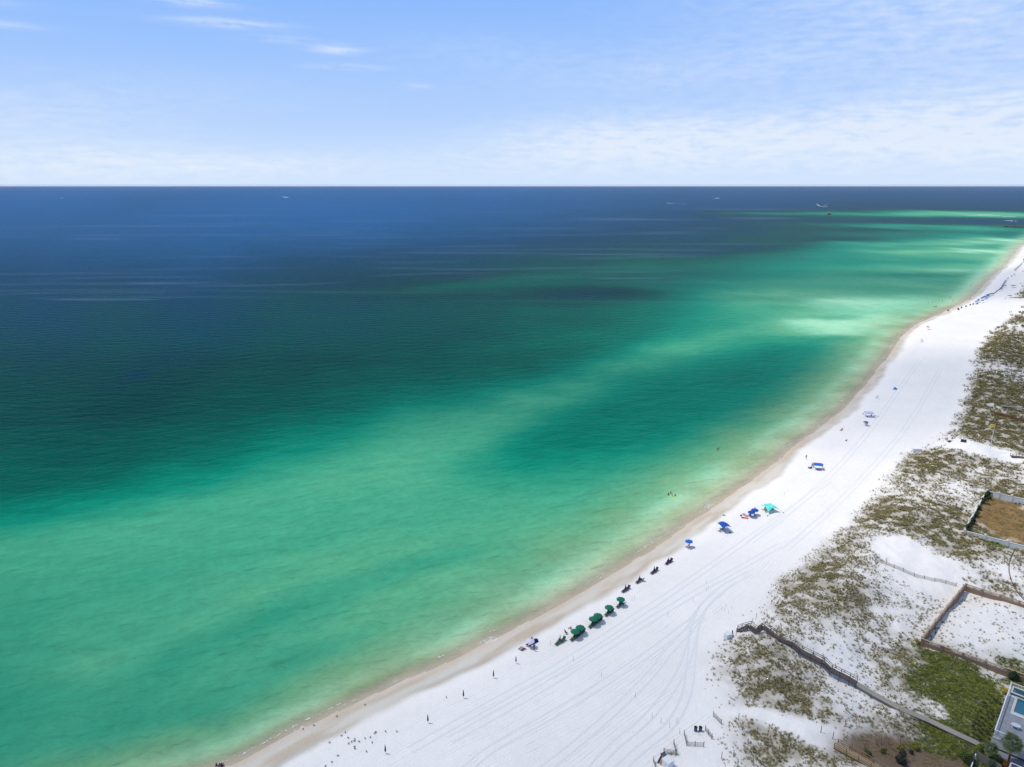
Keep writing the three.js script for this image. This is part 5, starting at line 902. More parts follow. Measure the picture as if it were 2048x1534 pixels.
// ───────────────────────── boardwalks ─────────────────────────
function inStrip(pts, half) { return (x, z) => { for (let i = 0; i < pts.length - 1; i++) { const a = pts[i], b = pts[i + 1], bx = b.x - a.x, bz = b.z - a.z, t = clamp(((x - a.x) * bx + (z - a.z) * bz) / (bx * bx + bz * bz)); if (Math.hypot(x - a.x - bx * t, z - a.z - bz * t) < half) return true; } return false; }; }
function boardwalk(name, label, trace, width, colors, opt = {}) {
  // trace: [px, py, deck height above the ground, rails?]
  const t = thing(name, label, 'boardwalk', V(0, 0, 0), 0), pts = trace.map(([x, y, l]) => { const p = at(x, y, l); return V(p.x, p.y + l, p.z); });
  for (let k = 0; k < 2; k++) for (let i = 1; i < pts.length - 1; i++) pts[i].y = lerp(pts[i].y, (pts[i - 1].y + pts[i + 1].y) / 2, 0.5);
  const side = pts.map((p, i) => { const a = pts[Math.max(0, i - 1)], b = pts[Math.min(pts.length - 1, i + 1)], d = b.clone().sub(a).setY(0).normalize(); return V(-d.z, 0, d.x).multiplyScalar(width / 2); });
  keepClear.push(inStrip(pts, width / 2 + 0.15));
  const [plankM, railM] = colors;
  for (let i = 0; i < pts.length - 1; i++) {
    const a = pts[i], b = pts[i + 1], len = a.distanceTo(b), n = Math.max(1, Math.round(len / 0.15)), list = [], rails = trace[i][3] && trace[i + 1][3];
    const d = b.clone().sub(a), yaw = Math.atan2(d.x, d.z), pitch = -Math.atan2(d.y, Math.hypot(d.x, d.z));
    for (let k = 0; k < n; k++) { const q = a.clone().lerp(b, (k + 0.5) / n), j = Math.sin(k * 12.9 + i * 7) * 0.5; list.push(new THREE.BoxGeometry(width + 0.06 + j * 0.05, 0.045, (len / n) * 0.9).rotateX(pitch).rotateY(yaw).translate(q.x, q.y + j * 0.008, q.z)); }
    part(t, 'plank_row', list, plankM[i % plankM.length], 'stuff');
    for (const s of [-1, 1]) {
      const A = a.clone().addScaledVector(side[i], s), B = b.clone().addScaledVector(side[i + 1], s);
      part(t, 'joist', beam(A.clone().add(V(0, -0.13, 0)), B.clone().add(V(0, -0.13, 0)), 0.06, 0.2), railM);
      if (rails) { part(t, 'handrail', beam(A.clone().add(V(0, 0.98, 0)), B.clone().add(V(0, 0.98, 0)), 0.13, 0.05), railM); part(t, 'middle_rail', beam(A.clone().add(V(0, 0.55, 0)), B.clone().add(V(0, 0.55, 0)), 0.05, 0.1), railM); }
      const m = Math.max(1, Math.round(len / 2.3));
      for (let k = 0; k < m + (i === pts.length - 2 ? 1 : 0); k++) { const q = A.clone().lerp(B, k / m), gy = Math.min(height(q.x, q.z), q.y) - 0.3; if (rails || q.y - gy > 0.55) part(t, 'post', beam(V(q.x, gy, q.z), V(q.x, q.y + (rails ? 0.96 : -0.05), q.z), 0.1), railM); }
    }
  }
  return t;
}
{
  const dark = [mat('wood', 0.115, 0.085, 0.075), mat('wood', 0.135, 0.10, 0.085), mat('wood', 0.10, 0.076, 0.068)], grey = mat('wood', 0.36, 0.32, 0.27), greyB = mat('wood', 0.40, 0.34, 0.28), railD = mat('wood', 0.12, 0.09, 0.075);
  boardwalk('beach_boardwalk', 'long weathered boardwalk with dark handrails climbing over the dunes', [[1474, 1261, 0.1, 1], [1485, 1256.5, 0.75, 1], [1499, 1253, 0.9, 1], [1513, 1261, 0.85, 1], [1526, 1257, 0.95, 1], [1562, 1274.5, 0.9, 1], [1587, 1287, 0.9, 1], [1601, 1302, 0.9, 1], [1646, 1324, 1.0, 1], [1662, 1340, 1.1, 1], [1699, 1358, 1.0, 1], [1713, 1367, 0.8, 1]], 1.25, [dark, railD]);
  boardwalk('yard_walkway', 'low pale grey walkway without rails crossing the yard', [[1713, 1367, 0.72, 0], [1746, 1389, 0.55, 0], [1800, 1414, 0.4, 0], [1860, 1442, 0.4, 0], [1915, 1467, 0.4, 0], [1965, 1491, 0.4, 0]], 1.3, [[grey, greyB], mat('wood', 0.16, 0.14, 0.12)]);
  const tan = mat('wood', 0.42, 0.30, 0.16), rl = mat('wood', 0.26, 0.155, 0.085);
  boardwalk('tan_boardwalk', 'tan wooden boardwalk with open handrails beside the mulch bed', [[1672, 1491, 0.35, 1], [1720, 1514, 0.7, 1], [1770, 1541, 0.8, 1], [1840, 1578, 0.8, 1]], 1.35, [[tan, mat('wood', 0.38, 0.28, 0.16)], rl]);
  boardwalk('far_crossover', 'grey crossover walkway beyond the reddish fence', [[2003, 811, 0.8, 0], [2030, 815, 0.8, 0], [2070, 822, 0.8, 0]], 1.8, [[grey], mat('wood', 0.2, 0.18, 0.16)]);
  boardwalk('dune_gap_walkway', 'dark railed walkway ending beside the flag pole', [[2022, 912, 0.4, 1], [2048, 913, 0.5, 1], [2085, 915, 0.5, 1]], 1.5, [[dark[0]], railD]);
  boardwalk('far_dune_walkway', 'dark walkway running into the farthest dune grass', [[2027, 594, 0.6, 0], [2048, 594, 0.6, 0], [2075, 595, 0.6, 0]], 2.2, [[dark[2]], railD]);
  // the reddish timber fence on the far dune
  const t = thing('timber_fence', 'reddish brown timber fence across the far dune yard', 'fence', V(0, 0, 0), 0), A = at(1987, 831), B = at(2062, 849), n = 60, red = [mat('wood', 0.24, 0.10, 0.04), mat('wood', 0.18, 0.075, 0.035), mat('wood', 0.29, 0.13, 0.05)];
  const yaw = -Math.atan2(B.z - A.z, B.x - A.x), len = A.distanceTo(B);
  for (let k = 0; k < n; k++) { const p = A.clone().lerp(B, (k + 0.5) / n); part(t, 'board', new THREE.BoxGeometry((len / n) * 0.93, 1.7 + 0.05 * Math.sin(k * 7), 0.04).rotateY(yaw).translate(p.x, height(p.x, p.z) + 0.75, p.z), red[(k * 7) % 3]); }
  part(t, 'rail', [beam(V(A.x, A.y + 1.2, A.z + 0.06), V(B.x, B.y + 1.2, B.z + 0.06), 0.05, 0.1), beam(V(A.x, A.y + 0.4, A.z + 0.06), V(B.x, B.y + 0.4, B.z + 0.06), 0.05, 0.1)], red[1]);
}
// ───────────────────────── masonry walls ─────────────────────────
{
  const C = mat('stucco', 0.29, 0.19, 0.13), CAP = mat('stucco', 0.46, 0.33, 0.215);
  const A = at(1928, 1181), B = at(1840, 1292), D = at(2015, 1351), E = at(2062, 1369), F = at(2046, 1218), G = at(2075, 1226), base = Math.min(A.y, B.y, D.y, F.y) - 0.6, top = (A.y + B.y + D.y + F.y) / 4;
  keepClear.push(inStrip([G, F, A, B, D, E], 0.35));
  const bal = new THREE.LatheGeometry([[0.05, 0], [0.05, 0.06], [0.075, 0.2], [0.04, 0.42], [0.04, 0.5], [0.06, 0.58], [0.06, 0.62]].map(([a, b]) => new THREE.Vector2(a, b)), 8);
  const run = (label, P, Q) => {
    const t = thing('balustrade_wall', label, 'wall', V(0, 0, 0), 0), len = Math.hypot(Q.x - P.x, Q.z - P.z), bays = Math.max(2, Math.round(len / 4.2)), dir = V((Q.x - P.x) / len, 0, (Q.z - P.z) / len), yaw = -Math.atan2(dir.z, dir.x), H0 = top + 1.05, H1 = H0 + 0.62;
    const M = (s, y) => V(P.x + dir.x * s, y, P.z + dir.z * s);
    part(t, 'base_wall', beam(M(0.2, (base + H0) / 2), M(len - 0.2, (base + H0) / 2), 0.26, H0 - base), C);
    part(t, 'ledge', beam(M(0.26, H0 + 0.03), M(len - 0.26, H0 + 0.03), 0.34, 0.06), CAP);
    part(t, 'coping', beam(M(0.26, H1 + 0.05), M(len - 0.26, H1 + 0.05), 0.32, 0.12), CAP);
    for (let k = 0; k <= bays; k++) { const p = M(clamp((k / bays) * len, 0.22, len - 0.22), 0), pier = part(t, 'pier', new THREE.BoxGeometry(0.42, H1 - base + 0.12, 0.42).rotateY(yaw).translate(p.x, (H1 + base) / 2 + 0.06, p.z), C); part(pier, 'pier_cap', new THREE.BoxGeometry(0.52, 0.1, 0.52).rotateY(yaw).translate(p.x, H1 + 0.17, p.z), CAP); }
    for (let k = 0; k < bays; k++) { const n = 14, list = []; for (let i = 0; i < n; i++) { const p = M(((k + (i + 1.4) / (n + 1.8)) / bays) * len, H0 + 0.06); list.push(bal.clone().scale(1, 0.93, 1).translate(p.x, p.y, p.z)); } part(t, 'baluster_row', list, C, 'stuff'); }
  };
  run('brown balustrade wall facing the beach, seaward side of the sandy enclosure', B.clone().lerp(A, 0.02), A.clone().lerp(B, 0.02));
  run('brown balustrade wall on the side of the lath fence', A, G);
  run('brown balustrade wall on the side of the green yard', B, E);
  // white garden wall
  const W = mat('stucco', 0.78, 0.78, 0.75), P0 = at(1927, 1065), P1 = at(2060, 1101), P2 = at(1971, 990), P3 = at(2075, 1013), wy = (P0.y + P2.y) / 2;
  keepClear.push(inStrip([P1, P0, P2, P3], 0.3));
  const white = (label, S, E2, bays) => {
    const t = thing('white_wall', label, 'wall', V(0, 0, 0), 0), len = Math.hypot(E2.x - S.x, E2.z - S.z), dir = V((E2.x - S.x) / len, 0, (E2.z - S.z) / len), yaw = -Math.atan2(dir.z, dir.x), M = (s, y) => V(S.x + dir.x * s, y, S.z + dir.z * s);
    part(t, 'wall_panel', beam(M(0.25, wy + 0.1), M(len - 0.25, wy + 0.1), 0.22, 1.9), W);
    part(t, 'coping', beam(M(0.27, wy + 1.09), M(len - 0.27, wy + 1.09), 0.32, 0.08), mat('stucco', 0.72, 0.71, 0.67));
    for (let k = 0; k <= bays; k++) { const p = M(clamp((k / bays) * len, 0.25, len - 0.25), 0), pier = part(t, 'pier', new THREE.BoxGeometry(0.5, 2.2, 0.5).rotateY(yaw).translate(p.x, wy + 0.25, p.z), W); part(pier, 'pier_cap', new THREE.BoxGeometry(0.62, 0.1, 0.62).rotateY(yaw).translate(p.x, wy + 1.4, p.z), W); part(pier, 'finial', ball(0.2, p.x, wy + 1.62, p.z), W); }
  };
  white('white garden wall with ball finials, side of the bare sand', P0, P1, 3);
  white('white garden wall with ball finials behind the dark hedge', P0.clone().lerp(P2, 0.03), P2.clone().lerp(P0, 0.03), 5);
  white('white garden wall with ball finials, far side of the dry yard', P2, P3, 4);
}
// ───────────────────────── shrubs ─────────────────────────
function leafCloud(seed, n, rx, ry, rz, size) {                    // leaf-sized faces through an uneven crown
  const r = rng(seed), pos = [], nor = [], lobes = [...Array(7)].map(() => [(r() - 0.5) * 1.1 * rx, (0.35 + 0.5 * r()) * ry, (r() - 0.5) * 1.1 * rz, 0.35 + 0.3 * r()]);
  for (let i = 0; i < n; i++) {
    const L = lobes[i % 7], th = r() * 6.283, ph = Math.acos(2 * r() - 1), k = L[3] * (0.55 + 0.5 * r()), x = L[0] + Math.sin(ph) * Math.cos(th) * rx * k, y = Math.max(0.02, L[1] + Math.cos(ph) * ry * k), z = L[2] + Math.sin(ph) * Math.sin(th) * rz * k;
    const a = V(r() - 0.5, r() - 0.5, r() - 0.5).normalize().multiplyScalar(size * (0.6 + 0.8 * r())), b = V(r() - 0.5, r() - 0.5, r() - 0.5).normalize().multiplyScalar(size * 0.55);
    pos.push(x - a.x, y - a.y, z - a.z, x + b.x, y + b.y, z + b.z, x + a.x, y + a.y, z + a.z, x - a.x, y - a.y, z - a.z, x + a.x, y + a.y, z + a.z, x - b.x, y - b.y, z - b.z);
    const nn = V(x / rx, y / ry, z / rz).normalize().add(V(0, 0.4, 0)).normalize(); for (let q = 0; q < 6; q++) nor.push(nn.x, nn.y, nn.z);
  }
  const g = new THREE.BufferGeometry(); g.setAttribute('position', new THREE.Float32BufferAttribute(pos, 3)); g.setAttribute('normal', new THREE.Float32BufferAttribute(nor, 3));
  return wound(g);
}
const crowns = [leafCloud(1, 1400, 0.9, 1.4, 0.9, 0.11), leafCloud(2, 1400, 1, 1.2, 0.9, 0.11), leafCloud(5, 500, 0.5, 0.5, 0.5, 0.09)];
function shrub(name, label, p, s, m, k = 0, group) {
  const t = thing(name, label, 'shrub', p, p.x * 3, group);
  part(t, 'stem', [rod(V(0, -0.1, 0), V(0.1, 0.6, 0.05), 0.05, 0.03, 6), rod(V(0, 0.1, 0), V(-0.25, 0.7, 0.1), 0.035, 0.02, 6), rod(V(0, 0.1, 0), V(0.15, 0.7, -0.25), 0.035, 0.02, 6)], mat('wood', 0.10, 0.07, 0.045));
  part(t, 'crown', crowns[k], m);
  t.scale.setScalar(s);
  return t;
}
{
  const DG = mat('leaf', 0.022, 0.045, 0.010), MG = mat('leaf', 0.06, 0.095, 0.012), YG = mat('leaf', 0.16, 0.17, 0.015), YE = mat('leaf', 0.45, 0.36, 0.02), BK = mat('leaf', 0.02, 0.028, 0.016);
  const hw = ['at the corner pier beside the bare sand wall', 'next to the corner one', 'third along the wall', 'midway along the wall', 'past the middle of the wall', 'last but one, near the far corner', 'biggest, filling the far corner'];
  [[1934, 1062, 1.25], [1939, 1055, 1.15], [1944, 1046, 1.15], [1951, 1033, 1.15], [1958, 1020, 0.9], [1967, 1006, 1.3], [1975, 997, 1.5]].forEach(([x, y, s], i) => shrub('hedge_shrub', 'dark hedge shrub inside the white wall, ' + hw[i], at(x, y), s, DG, i % 2, 'dark hedge along the white wall'));
  shrub('dark_bush', 'large near black rounded bush in the mulch bed', at(1802, 1524), 1.25, BK, 1);
  [[1734.5, 1510, 0.75, MG], [1765.7, 1505, 0.6, MG], [1801.7, 1501, 0.75, YG], [1832, 1498, 0.75, YG], [1822, 1507, 0.5, BK]].forEach(([x, y, s, m], i) => shrub('mulch_shrub', ['small green shrub beside the tan boardwalk', 'sparse green shrub next along from the tan boardwalk', 'yellow green shrub above the near black bush', 'yellow green shrub farthest from the tan boardwalk', 'small dark shrub between the yellow green ones'][i], at(x, y), s, m, 1));
  shrub('yellow_shrub', 'yellow flowering shrub at the corner of the pool terrace', at(2007, 1386), 1.0, YE, 1);
  shrub('wall_shrub', 'dark green shrub against the brown wall behind the terrace', at(2027, 1361), 1.2, DG, 0);
  shrub('wall_foot_shrub', 'bright green shrub at the seaward foot of the brown wall', at(1835, 1289), 0.8, YG, 1);
  // young plants set out in rows beside the terrace
  const r = rng(12); let o = null;
  for (let i = 0; i < 11; i++) for (let j = 0; j < 7; j++) { const x = 1978 + j * 5.4 - i * 4.2 + (r() - 0.5) * 4, y = 1392 + i * 7.8 + j * 4.2 + (r() - 0.5) * 4; if (x > 2004 - i * 2.2 || r() < 0.12) continue; const p = at(x, y); if (!o) { o = shrub('young_plant', 'small dark green plant set out in rows beside the terrace', p, 0.6, mat('leaf', 0.035, 0.055, 0.014), 2, 'young plants in rows beside the terrace'); } else { const c = copy(o, p, i + j); c.scale.setScalar(0.45 + 0.3 * r()); } }
  [[1940, 1530, 1.3, DG], [1957, 1512, 1.0, MG], [1990, 1535, 1.4, DG], [2003, 1532, 1.2, mat('leaf', 0.20, 0.085, 0.02)], [1960, 1502, 0.9, YG], [1928, 1520, 1.0, MG], [1983, 1517, 0.9, YG]].forEach(([x, y, s, m], i) => shrub('yard_shrub', ['dark green shrub beside the wooden fence', 'green shrub at the end of the pale walkway', 'dark green shrub under the larger palm', 'rust orange shrub under the larger palm', 'yellow green shrub beside the smaller palm', 'green shrub between walkway and wooden fence', 'yellow green shrub at the foot of the terrace wall'][i], at(x, y), s, m, i % 2));
}
// ───────────────────────── palms ─────────────────────────
function fanFrond(seed) {
  const r = rng(seed), pos = [], nor = [], n = 18;
  pos.push(-0.02, 0, 0, 0.02, 0, 0, 0, 0.05, 0.8); nor.push(0, 1, 0, 0, 1, 0, 0, 1, 0);
  for (let i = 0; i < n; i++) { const a = (i / (n - 1) - 0.5) * 3.5, l = 0.95 * (1 - 0.22 * Math.abs(i / (n - 1) - 0.5)) * (0.9 + 0.2 * r()), w = 0.05, c = Math.cos(a), s = Math.sin(a), dip = 0.34 + 0.2 * r(), z0 = 0.72; pos.push(-w * c, 0.05, z0 + w * s, w * c, 0.05, z0 - w * s, s * l * 0.6 + w * c, 0.02 - 0.03 * dip, z0 + c * l * 0.6 - w * s, -w * c, 0.05, z0 + w * s, s * l * 0.6 + w * c, 0.02 - 0.03 * dip, z0 + c * l * 0.6 - w * s, s * l * 0.6 - w * c, 0.02 - 0.03 * dip, z0 + c * l * 0.6 + w * s, s * l * 0.6 - w * c, 0.02 - 0.03 * dip, z0 + c * l * 0.6 + w * s, s * l * 0.6 + w * c, 0.02 - 0.03 * dip, z0 + c * l * 0.6 - w * s, s * l, -dip, z0 + c * l); for (let q = 0; q < 9; q++) nor.push(s * 0.3, 1, c * 0.3); }
  const g = new THREE.BufferGeometry(); g.setAttribute('position', new THREE.Float32BufferAttribute(pos, 3)); g.setAttribute('normal', new THREE.Float32BufferAttribute(nor, 3)); return wound(g);
}
const fronds = [fanFrond(1), fanFrond(2), fanFrond(3)];
function palm(label, p, h, s, n) {
  const t = thing('fan_palm', label, 'palm tree', p, 0), r = rng(Math.floor(h * 100));
  const prof = []; for (let i = 0; i <= 24; i++) prof.push(new THREE.Vector2(0.17 - 0.03 * (i / 24) + 0.018 * (i % 2), (i / 24) * (h + 0.3) - 0.3));
  part(t, 'trunk', new THREE.LatheGeometry(prof, 12), mat('wood', 0.12, 0.075, 0.05));
  const cols = [mat('leaf', 0.055, 0.085, 0.022), mat('leaf', 0.09, 0.125, 0.05), mat('leaf', 0.13, 0.165, 0.085), mat('leaf', 0.24, 0.17, 0.075)];
  for (let i = 0; i < n; i++) { const up = 1 - i / n, f = part(t, 'frond', fronds[i % 3], cols[i > n * 0.82 ? 3 : Math.floor(r() * 3)]); f.position.y = h - 0.1 + 0.15 * up; f.rotation.order = 'YXZ'; f.rotation.y = i * 2.399 + 0.3 * r(); f.rotation.x = lerp(0.85, -1.2, up) ; f.scale.setScalar(s * (0.85 + 0.3 * r())); }
  return t;
}
palm('larger fan palm in front of the white terrace wall', at(2016, 1527), 4.4, 1.12, 34);
palm('smaller fan palm at the end of the pale walkway', at(1976.5, 1525), 2.9, 0.82, 26);
// ───────────────────────── the house with the pool terrace ─────────────────────────
{
  const gy = at(1983, 1490).y, deck = gy + 2.75, rail = deck + 1.0, S = (x, y, h) => { const [a, b] = survey(x, y, h); return V(a, h, b); };
  const c0 = S(1989.5, 1459.6, rail), c1 = S(2021.8, 1364, rail), fr = S(2048, 1484.3, rail), ex = fr.clone().sub(c0).setY(0).normalize(), ez0 = c1.clone().sub(c0).setY(0), depth = ez0.length(), ez = V(ex.z, 0, -ex.x), W = 17;
  const yaw = -Math.atan2(ex.z, ex.x), T = (a, b, y) => V(c0.x + ex.x * a + ez.x * b, y, c0.z + ex.z * a + ez.z * b);      // a along the front, b back
  const slab = (a0, a1, b0, b1, y0, y1) => { const c = T((a0 + a1) / 2, (b0 + b1) / 2, (y0 + y1) / 2); return new THREE.BoxGeometry(a1 - a0, y1 - y0, b1 - b0).rotateY(yaw).translate(c.x, c.y, c.z); };
  const WH = mat('stucco', 0.60, 0.62, 0.63), TILE = [mat('stucco', 0.27, 0.275, 0.30), mat('stucco', 0.29, 0.295, 0.315), mat('stucco', 0.255, 0.26, 0.285)], STONE = mat('stucco', 0.58, 0.52, 0.42), RW = mat('plastic', 0.78, 0.79, 0.80);
  keepClear.push((x, z) => { const dx = x - c0.x, dz = z - c0.z, a = dx * ex.x + dz * ex.z, b = dx * ez.x + dz * ez.z; return a > -0.4 && a < W && b > -3.5 && b < depth + 0.4; });
  const pool = { a0: 3.6, a1: 9.5, b0: 5.0, b1: 8.6 }, spa = { a0: 0.7, a1: 4.4, b0: depth - 2.6, b1: depth - 0.5 };
  { // measure pool and spa up from the photograph
    const loc = (x, y, h) => { const p = S(x, y, h), dx = p.x - c0.x, dz = p.z - c0.z; return [dx * ex.x + dz * ex.z, dx * ez.x + dz * ez.z]; };
    const k = loc(2028, 1423.5, deck), m = loc(2035, 1395.7, deck), s0 = loc(2020.5, 1384, deck + 0.45), s1 = loc(2024, 1370, deck + 0.45);
    pool.a0 = (k[0] + m[0]) / 2; pool.b0 = k[1]; pool.b1 = m[1]; pool.a1 = pool.a0 + 6; spa.a0 = Math.max(0.3, s0[0]); spa.b0 = s0[1]; spa.b1 = Math.min(depth - 0.25, s1[1]); spa.a1 = spa.a0 + 3.2;
  }
  const t = thing('pool_house', 'white house terrace with a blue pool, spa and thin white rail', 'house', V(0, 0, 0), 0);
  part(t, 'wall', [slab(0, W, 0, 0.3, gy + 0.35, deck - 0.16), slab(0, 0.3, 0.3, depth, gy - 0.8, deck - 0.16), slab(0.3, W, depth - 0.3, depth, gy - 0.8, deck - 0.16), slab(0, 0.5, -0.02, 0.3, gy - 0.8, gy + 0.35)], WH);
  part(t, 'wall_band', slab(-0.06, W, -0.06, 0.0, deck - 0.55, deck - 0.4), RW);
  const floor = part(t, 'deck_slab', [slab(0, W, 0, pool.b0, deck - 0.16, deck - 0.03), slab(0, pool.a0, pool.b0, depth, deck - 0.16, deck - 0.03), slab(pool.a0, W, pool.b1, depth, deck - 0.16, deck - 0.03), slab(pool.a1, W, pool.b0, pool.b1, deck - 0.16, deck - 0.03)], WH);
  { const n = 0.6; for (let a = 0.05, i = 0; a < 8; a += n, i++) for (let b = 0.05, j = 0; b < depth - 0.1; b += n, j++) { if (a + n > pool.a0 - 0.35 && a < pool.a1 + 0.35 && b + n > pool.b0 - 0.35 && b < pool.b1 + 0.35) continue; if (a + n > spa.a0 - 0.2 && a < spa.a1 + 0.2 && b + n > spa.b0 - 0.2) continue; part(floor, 'tile', slab(a, a + n - 0.02, b, Math.min(b + n - 0.02, depth - 0.05), deck - 0.03, deck), TILE[(i * 5 + j * 3 + ((i * j) % 4)) % 3]); } }
  const pl = part(t, 'pool_basin', [slab(pool.a0 - 0.2, pool.a0, pool.b0 - 0.2, pool.b1 + 0.2, deck - 1.5, deck - 0.17), slab(pool.a1, pool.a1 + 0.2, pool.b0 - 0.2, pool.b1 + 0.2, deck - 1.5, deck - 0.17), slab(pool.a0, pool.a1, pool.b0 - 0.2, pool.b0, deck - 1.5, deck - 0.17), slab(pool.a0, pool.a1, pool.b1, pool.b1 + 0.2, deck - 1.5, deck - 0.17), slab(pool.a0 - 0.2, pool.a1 + 0.2, pool.b0 - 0.2, pool.b1 + 0.2, deck - 1.7, deck - 1.5)], mat('stucco', 0.03, 0.20, 0.27));
  part(pl, 'pool_water', slab(pool.a0 + 0.005, pool.a1 - 0.005, pool.b0 + 0.005, pool.b1 - 0.005, deck - 0.2, deck - 0.12), mat('plain', 0.012, 0.12, 0.185, { roughness: 0.12 }));
  part(pl, 'coping', [slab(pool.a0 - 0.3, pool.a0, pool.b0 - 0.3, pool.b1 + 0.3, deck - 0.028, deck + 0.03), slab(pool.a1, pool.a1 + 0.3, pool.b0 - 0.3, pool.b1 + 0.3, deck - 0.028, deck + 0.03), slab(pool.a0, pool.a1, pool.b0 - 0.3, pool.b0, deck - 0.028, deck + 0.03), slab(pool.a0, pool.a1, pool.b1, pool.b1 + 0.3, deck - 0.028, deck + 0.03)], STONE);
  const sp = part(t, 'spa', [slab(spa.a0, spa.a0 + 0.3, spa.b0, spa.b1, deck - 0.025, deck + 0.42), slab(spa.a1 - 0.3, spa.a1, spa.b0, spa.b1, deck - 0.025, deck + 0.42), slab(spa.a0 + 0.3, spa.a1 - 0.3, spa.b0, spa.b0 + 0.3, deck - 0.025, deck + 0.42), slab(spa.a0 + 0.3, spa.a1 - 0.3, spa.b1 - 0.3, spa.b1, deck - 0.025, deck + 0.42)], mat('stucco', 0.06, 0.14, 0.18));
  part(sp, 'coping', [slab(spa.a0 - 0.05, spa.a0 + 0.35, spa.b0 - 0.05, spa.b1 + 0.05, deck + 0.42, deck + 0.5), slab(spa.a1 - 0.35, spa.a1 + 0.05, spa.b0 - 0.05, spa.b1 + 0.05, deck + 0.42, deck + 0.5), slab(spa.a0 + 0.35, spa.a1 - 0.35, spa.b0 - 0.05, spa.b0 + 0.35, deck + 0.42, deck + 0.5), slab(spa.a0 + 0.35, spa.a1 - 0.35, spa.b1 - 0.35, spa.b1 + 0.05, deck + 0.42, deck + 0.5)], STONE);
  part(sp, 'spa_water', slab(spa.a0 + 0.31, spa.a1 - 0.31, spa.b0 + 0.31, spa.b1 - 0.31, deck - 0.02, deck + 0.3), mat('plain', 0.02, 0.13, 0.2, { roughness: 0.12 }));
  part(sp, 'spa_bench', slab(spa.a0 + 0.75, spa.a1 - 0.75, spa.b0 + 0.62, spa.b1 - 0.62, deck - 0.01, deck + 0.306), mat('plain', 0.008, 0.06, 0.10, { roughness: 0.15 }));
  // rail: white cap on slim posts with wires between
  const railRun = (a0, b0, a1, b1) => { const n = Math.max(2, Math.round(Math.hypot(a1 - a0, b1 - b0) / 1.6)); part(t, 'handrail', beam(T(a0, b0, rail), T(a1, b1, rail), 0.14, 0.08), RW); for (let k = 0; k <= n; k++) part(t, 'rail_post', beam(T(lerp(a0, a1, k / n), lerp(b0, b1, k / n), deck - 0.1), T(lerp(a0, a1, k / n), lerp(b0, b1, k / n), rail - 0.03), 0.05), RW); part(t, 'rail_wire', [0.25, 0.5, 0.75].map((y) => rod(T(a0, b0, deck + y), T(a1, b1, deck + y), 0.008, 0.008, 5)), RW); };
  railRun(0.05, 0.05, 0.05, depth - 0.05); railRun(0.12, 0.05, W, 0.05); railRun(0.12, depth - 0.05, W, depth - 0.05);
  // lower patio and wing that close off the shaded court
  part(t, 'patio_slab', slab(1.5, 8, -4.5, 0, gy - 0.5, gy + 0.02), mat('stucco', 0.22, 0.25, 0.31));
  part(t, 'wing_wall', slab(5.6, 6.0, -6.5, -0.1, gy - 0.5, deck + 0.4), WH);
  part(t, 'wing_rail', [beam(T(5.8, -0.1, deck + 0.5), T(5.8, -6.5, deck + 0.5), 0.16, 0.1), beam(T(3.4, -3.6, gy + 1.3), T(5.5, -3.6, gy + 1.3), 0.12, 0.1), beam(T(3.4, -3.6, gy + 1.3), T(3.2, -6.5, gy + 1.3), 0.12, 0.1)], RW);
  for (const [a, b] of [[3.4, -3.6], [4.4, -3.6], [5.5, -3.6]]) part(t, 'wing_post', beam(T(a, b, gy - 0.3), T(a, b, gy + 1.25), 0.09), RW);
  // oval garden table on the terrace
  const tb = S(2032, 1450, deck + 0.72), tab = thing('garden_table', 'white oval glass table standing alone on the pool terrace', 'table', V(tb.x, deck, tb.z), yaw);
  part(tab, 'table_top', new THREE.CylinderGeometry(0.72, 0.72, 0.03, 28).scale(1, 1, 0.75).translate(0, 0.72, 0), mat('plastic', 0.5, 0.55, 0.58, { roughness: 0.2 }));
  part(tab, 'rim', new THREE.TorusGeometry(0.72, 0.03, 6, 30).rotateX(Math.PI / 2).scale(1, 1, 0.75).translate(0, 0.72, 0), RW);
  for (const [a, b] of [[1, 1], [1, -1], [-1, 1], [-1, -1]]) part(tab, 'leg', rod(V(a * 0.5, 0, b * 0.38), V(a * 0.38, 0.71, b * 0.26), 0.025), RW);
  // neighbour's timber fence and white gate post below
  const f0 = at(1951.6, 1517), f1 = at(2000, 1546), fence = thing('yard_fence', 'grey wooden board fence below the smaller palm', 'fence', V(0, 0, 0), 0), n = 44, gm = [mat('wood', 0.20, 0.17, 0.15), mat('wood', 0.16, 0.14, 0.13), mat('wood', 0.24, 0.205, 0.18)];
  for (let k = 0; k < n; k++) { const p = f0.clone().lerp(f1, (k + 0.5) / n); part(fence, 'board', new THREE.BoxGeometry(f0.distanceTo(f1) / n * 0.94, 1.75, 0.03).rotateY(-Math.atan2(f1.z - f0.z, f1.x - f0.x)).translate(p.x, height(p.x, p.z) + 0.8, p.z), gm[(k * 5) % 3]); }
  part(fence, 'rail', beam(V(f0.x, f0.y + 1.3, f0.z + 0.05), V(f1.x, f1.y + 1.3, f1.z + 0.05), 0.05, 0.09), gm[1]);
  const q0 = at(1951, 1519), q1 = at(1940, 1545), gt = thing('white_rail_fence', 'white railing beside the grey board fence', 'railing', V(0, 0, 0), 0);
  part(gt, 'top_rail', beam(V(q0.x - 0.15, q0.y + 1.25, q0.z), V(q1.x, q1.y + 1.25, q1.z), 0.14, 0.09), RW); part(gt, 'bottom_rail', beam(V(q0.x - 0.15, q0.y + 0.3, q0.z), V(q1.x, q1.y + 0.3, q1.z), 0.08, 0.08), RW);
  for (let k = 0; k <= 6; k++) { const p = q0.clone().lerp(q1, k / 6).add(V(-0.12, 0, 0)); part(gt, 'picket', beam(V(p.x, p.y - 0.2, p.z), V(p.x, p.y + 1.22, p.z), 0.06), RW); }
}
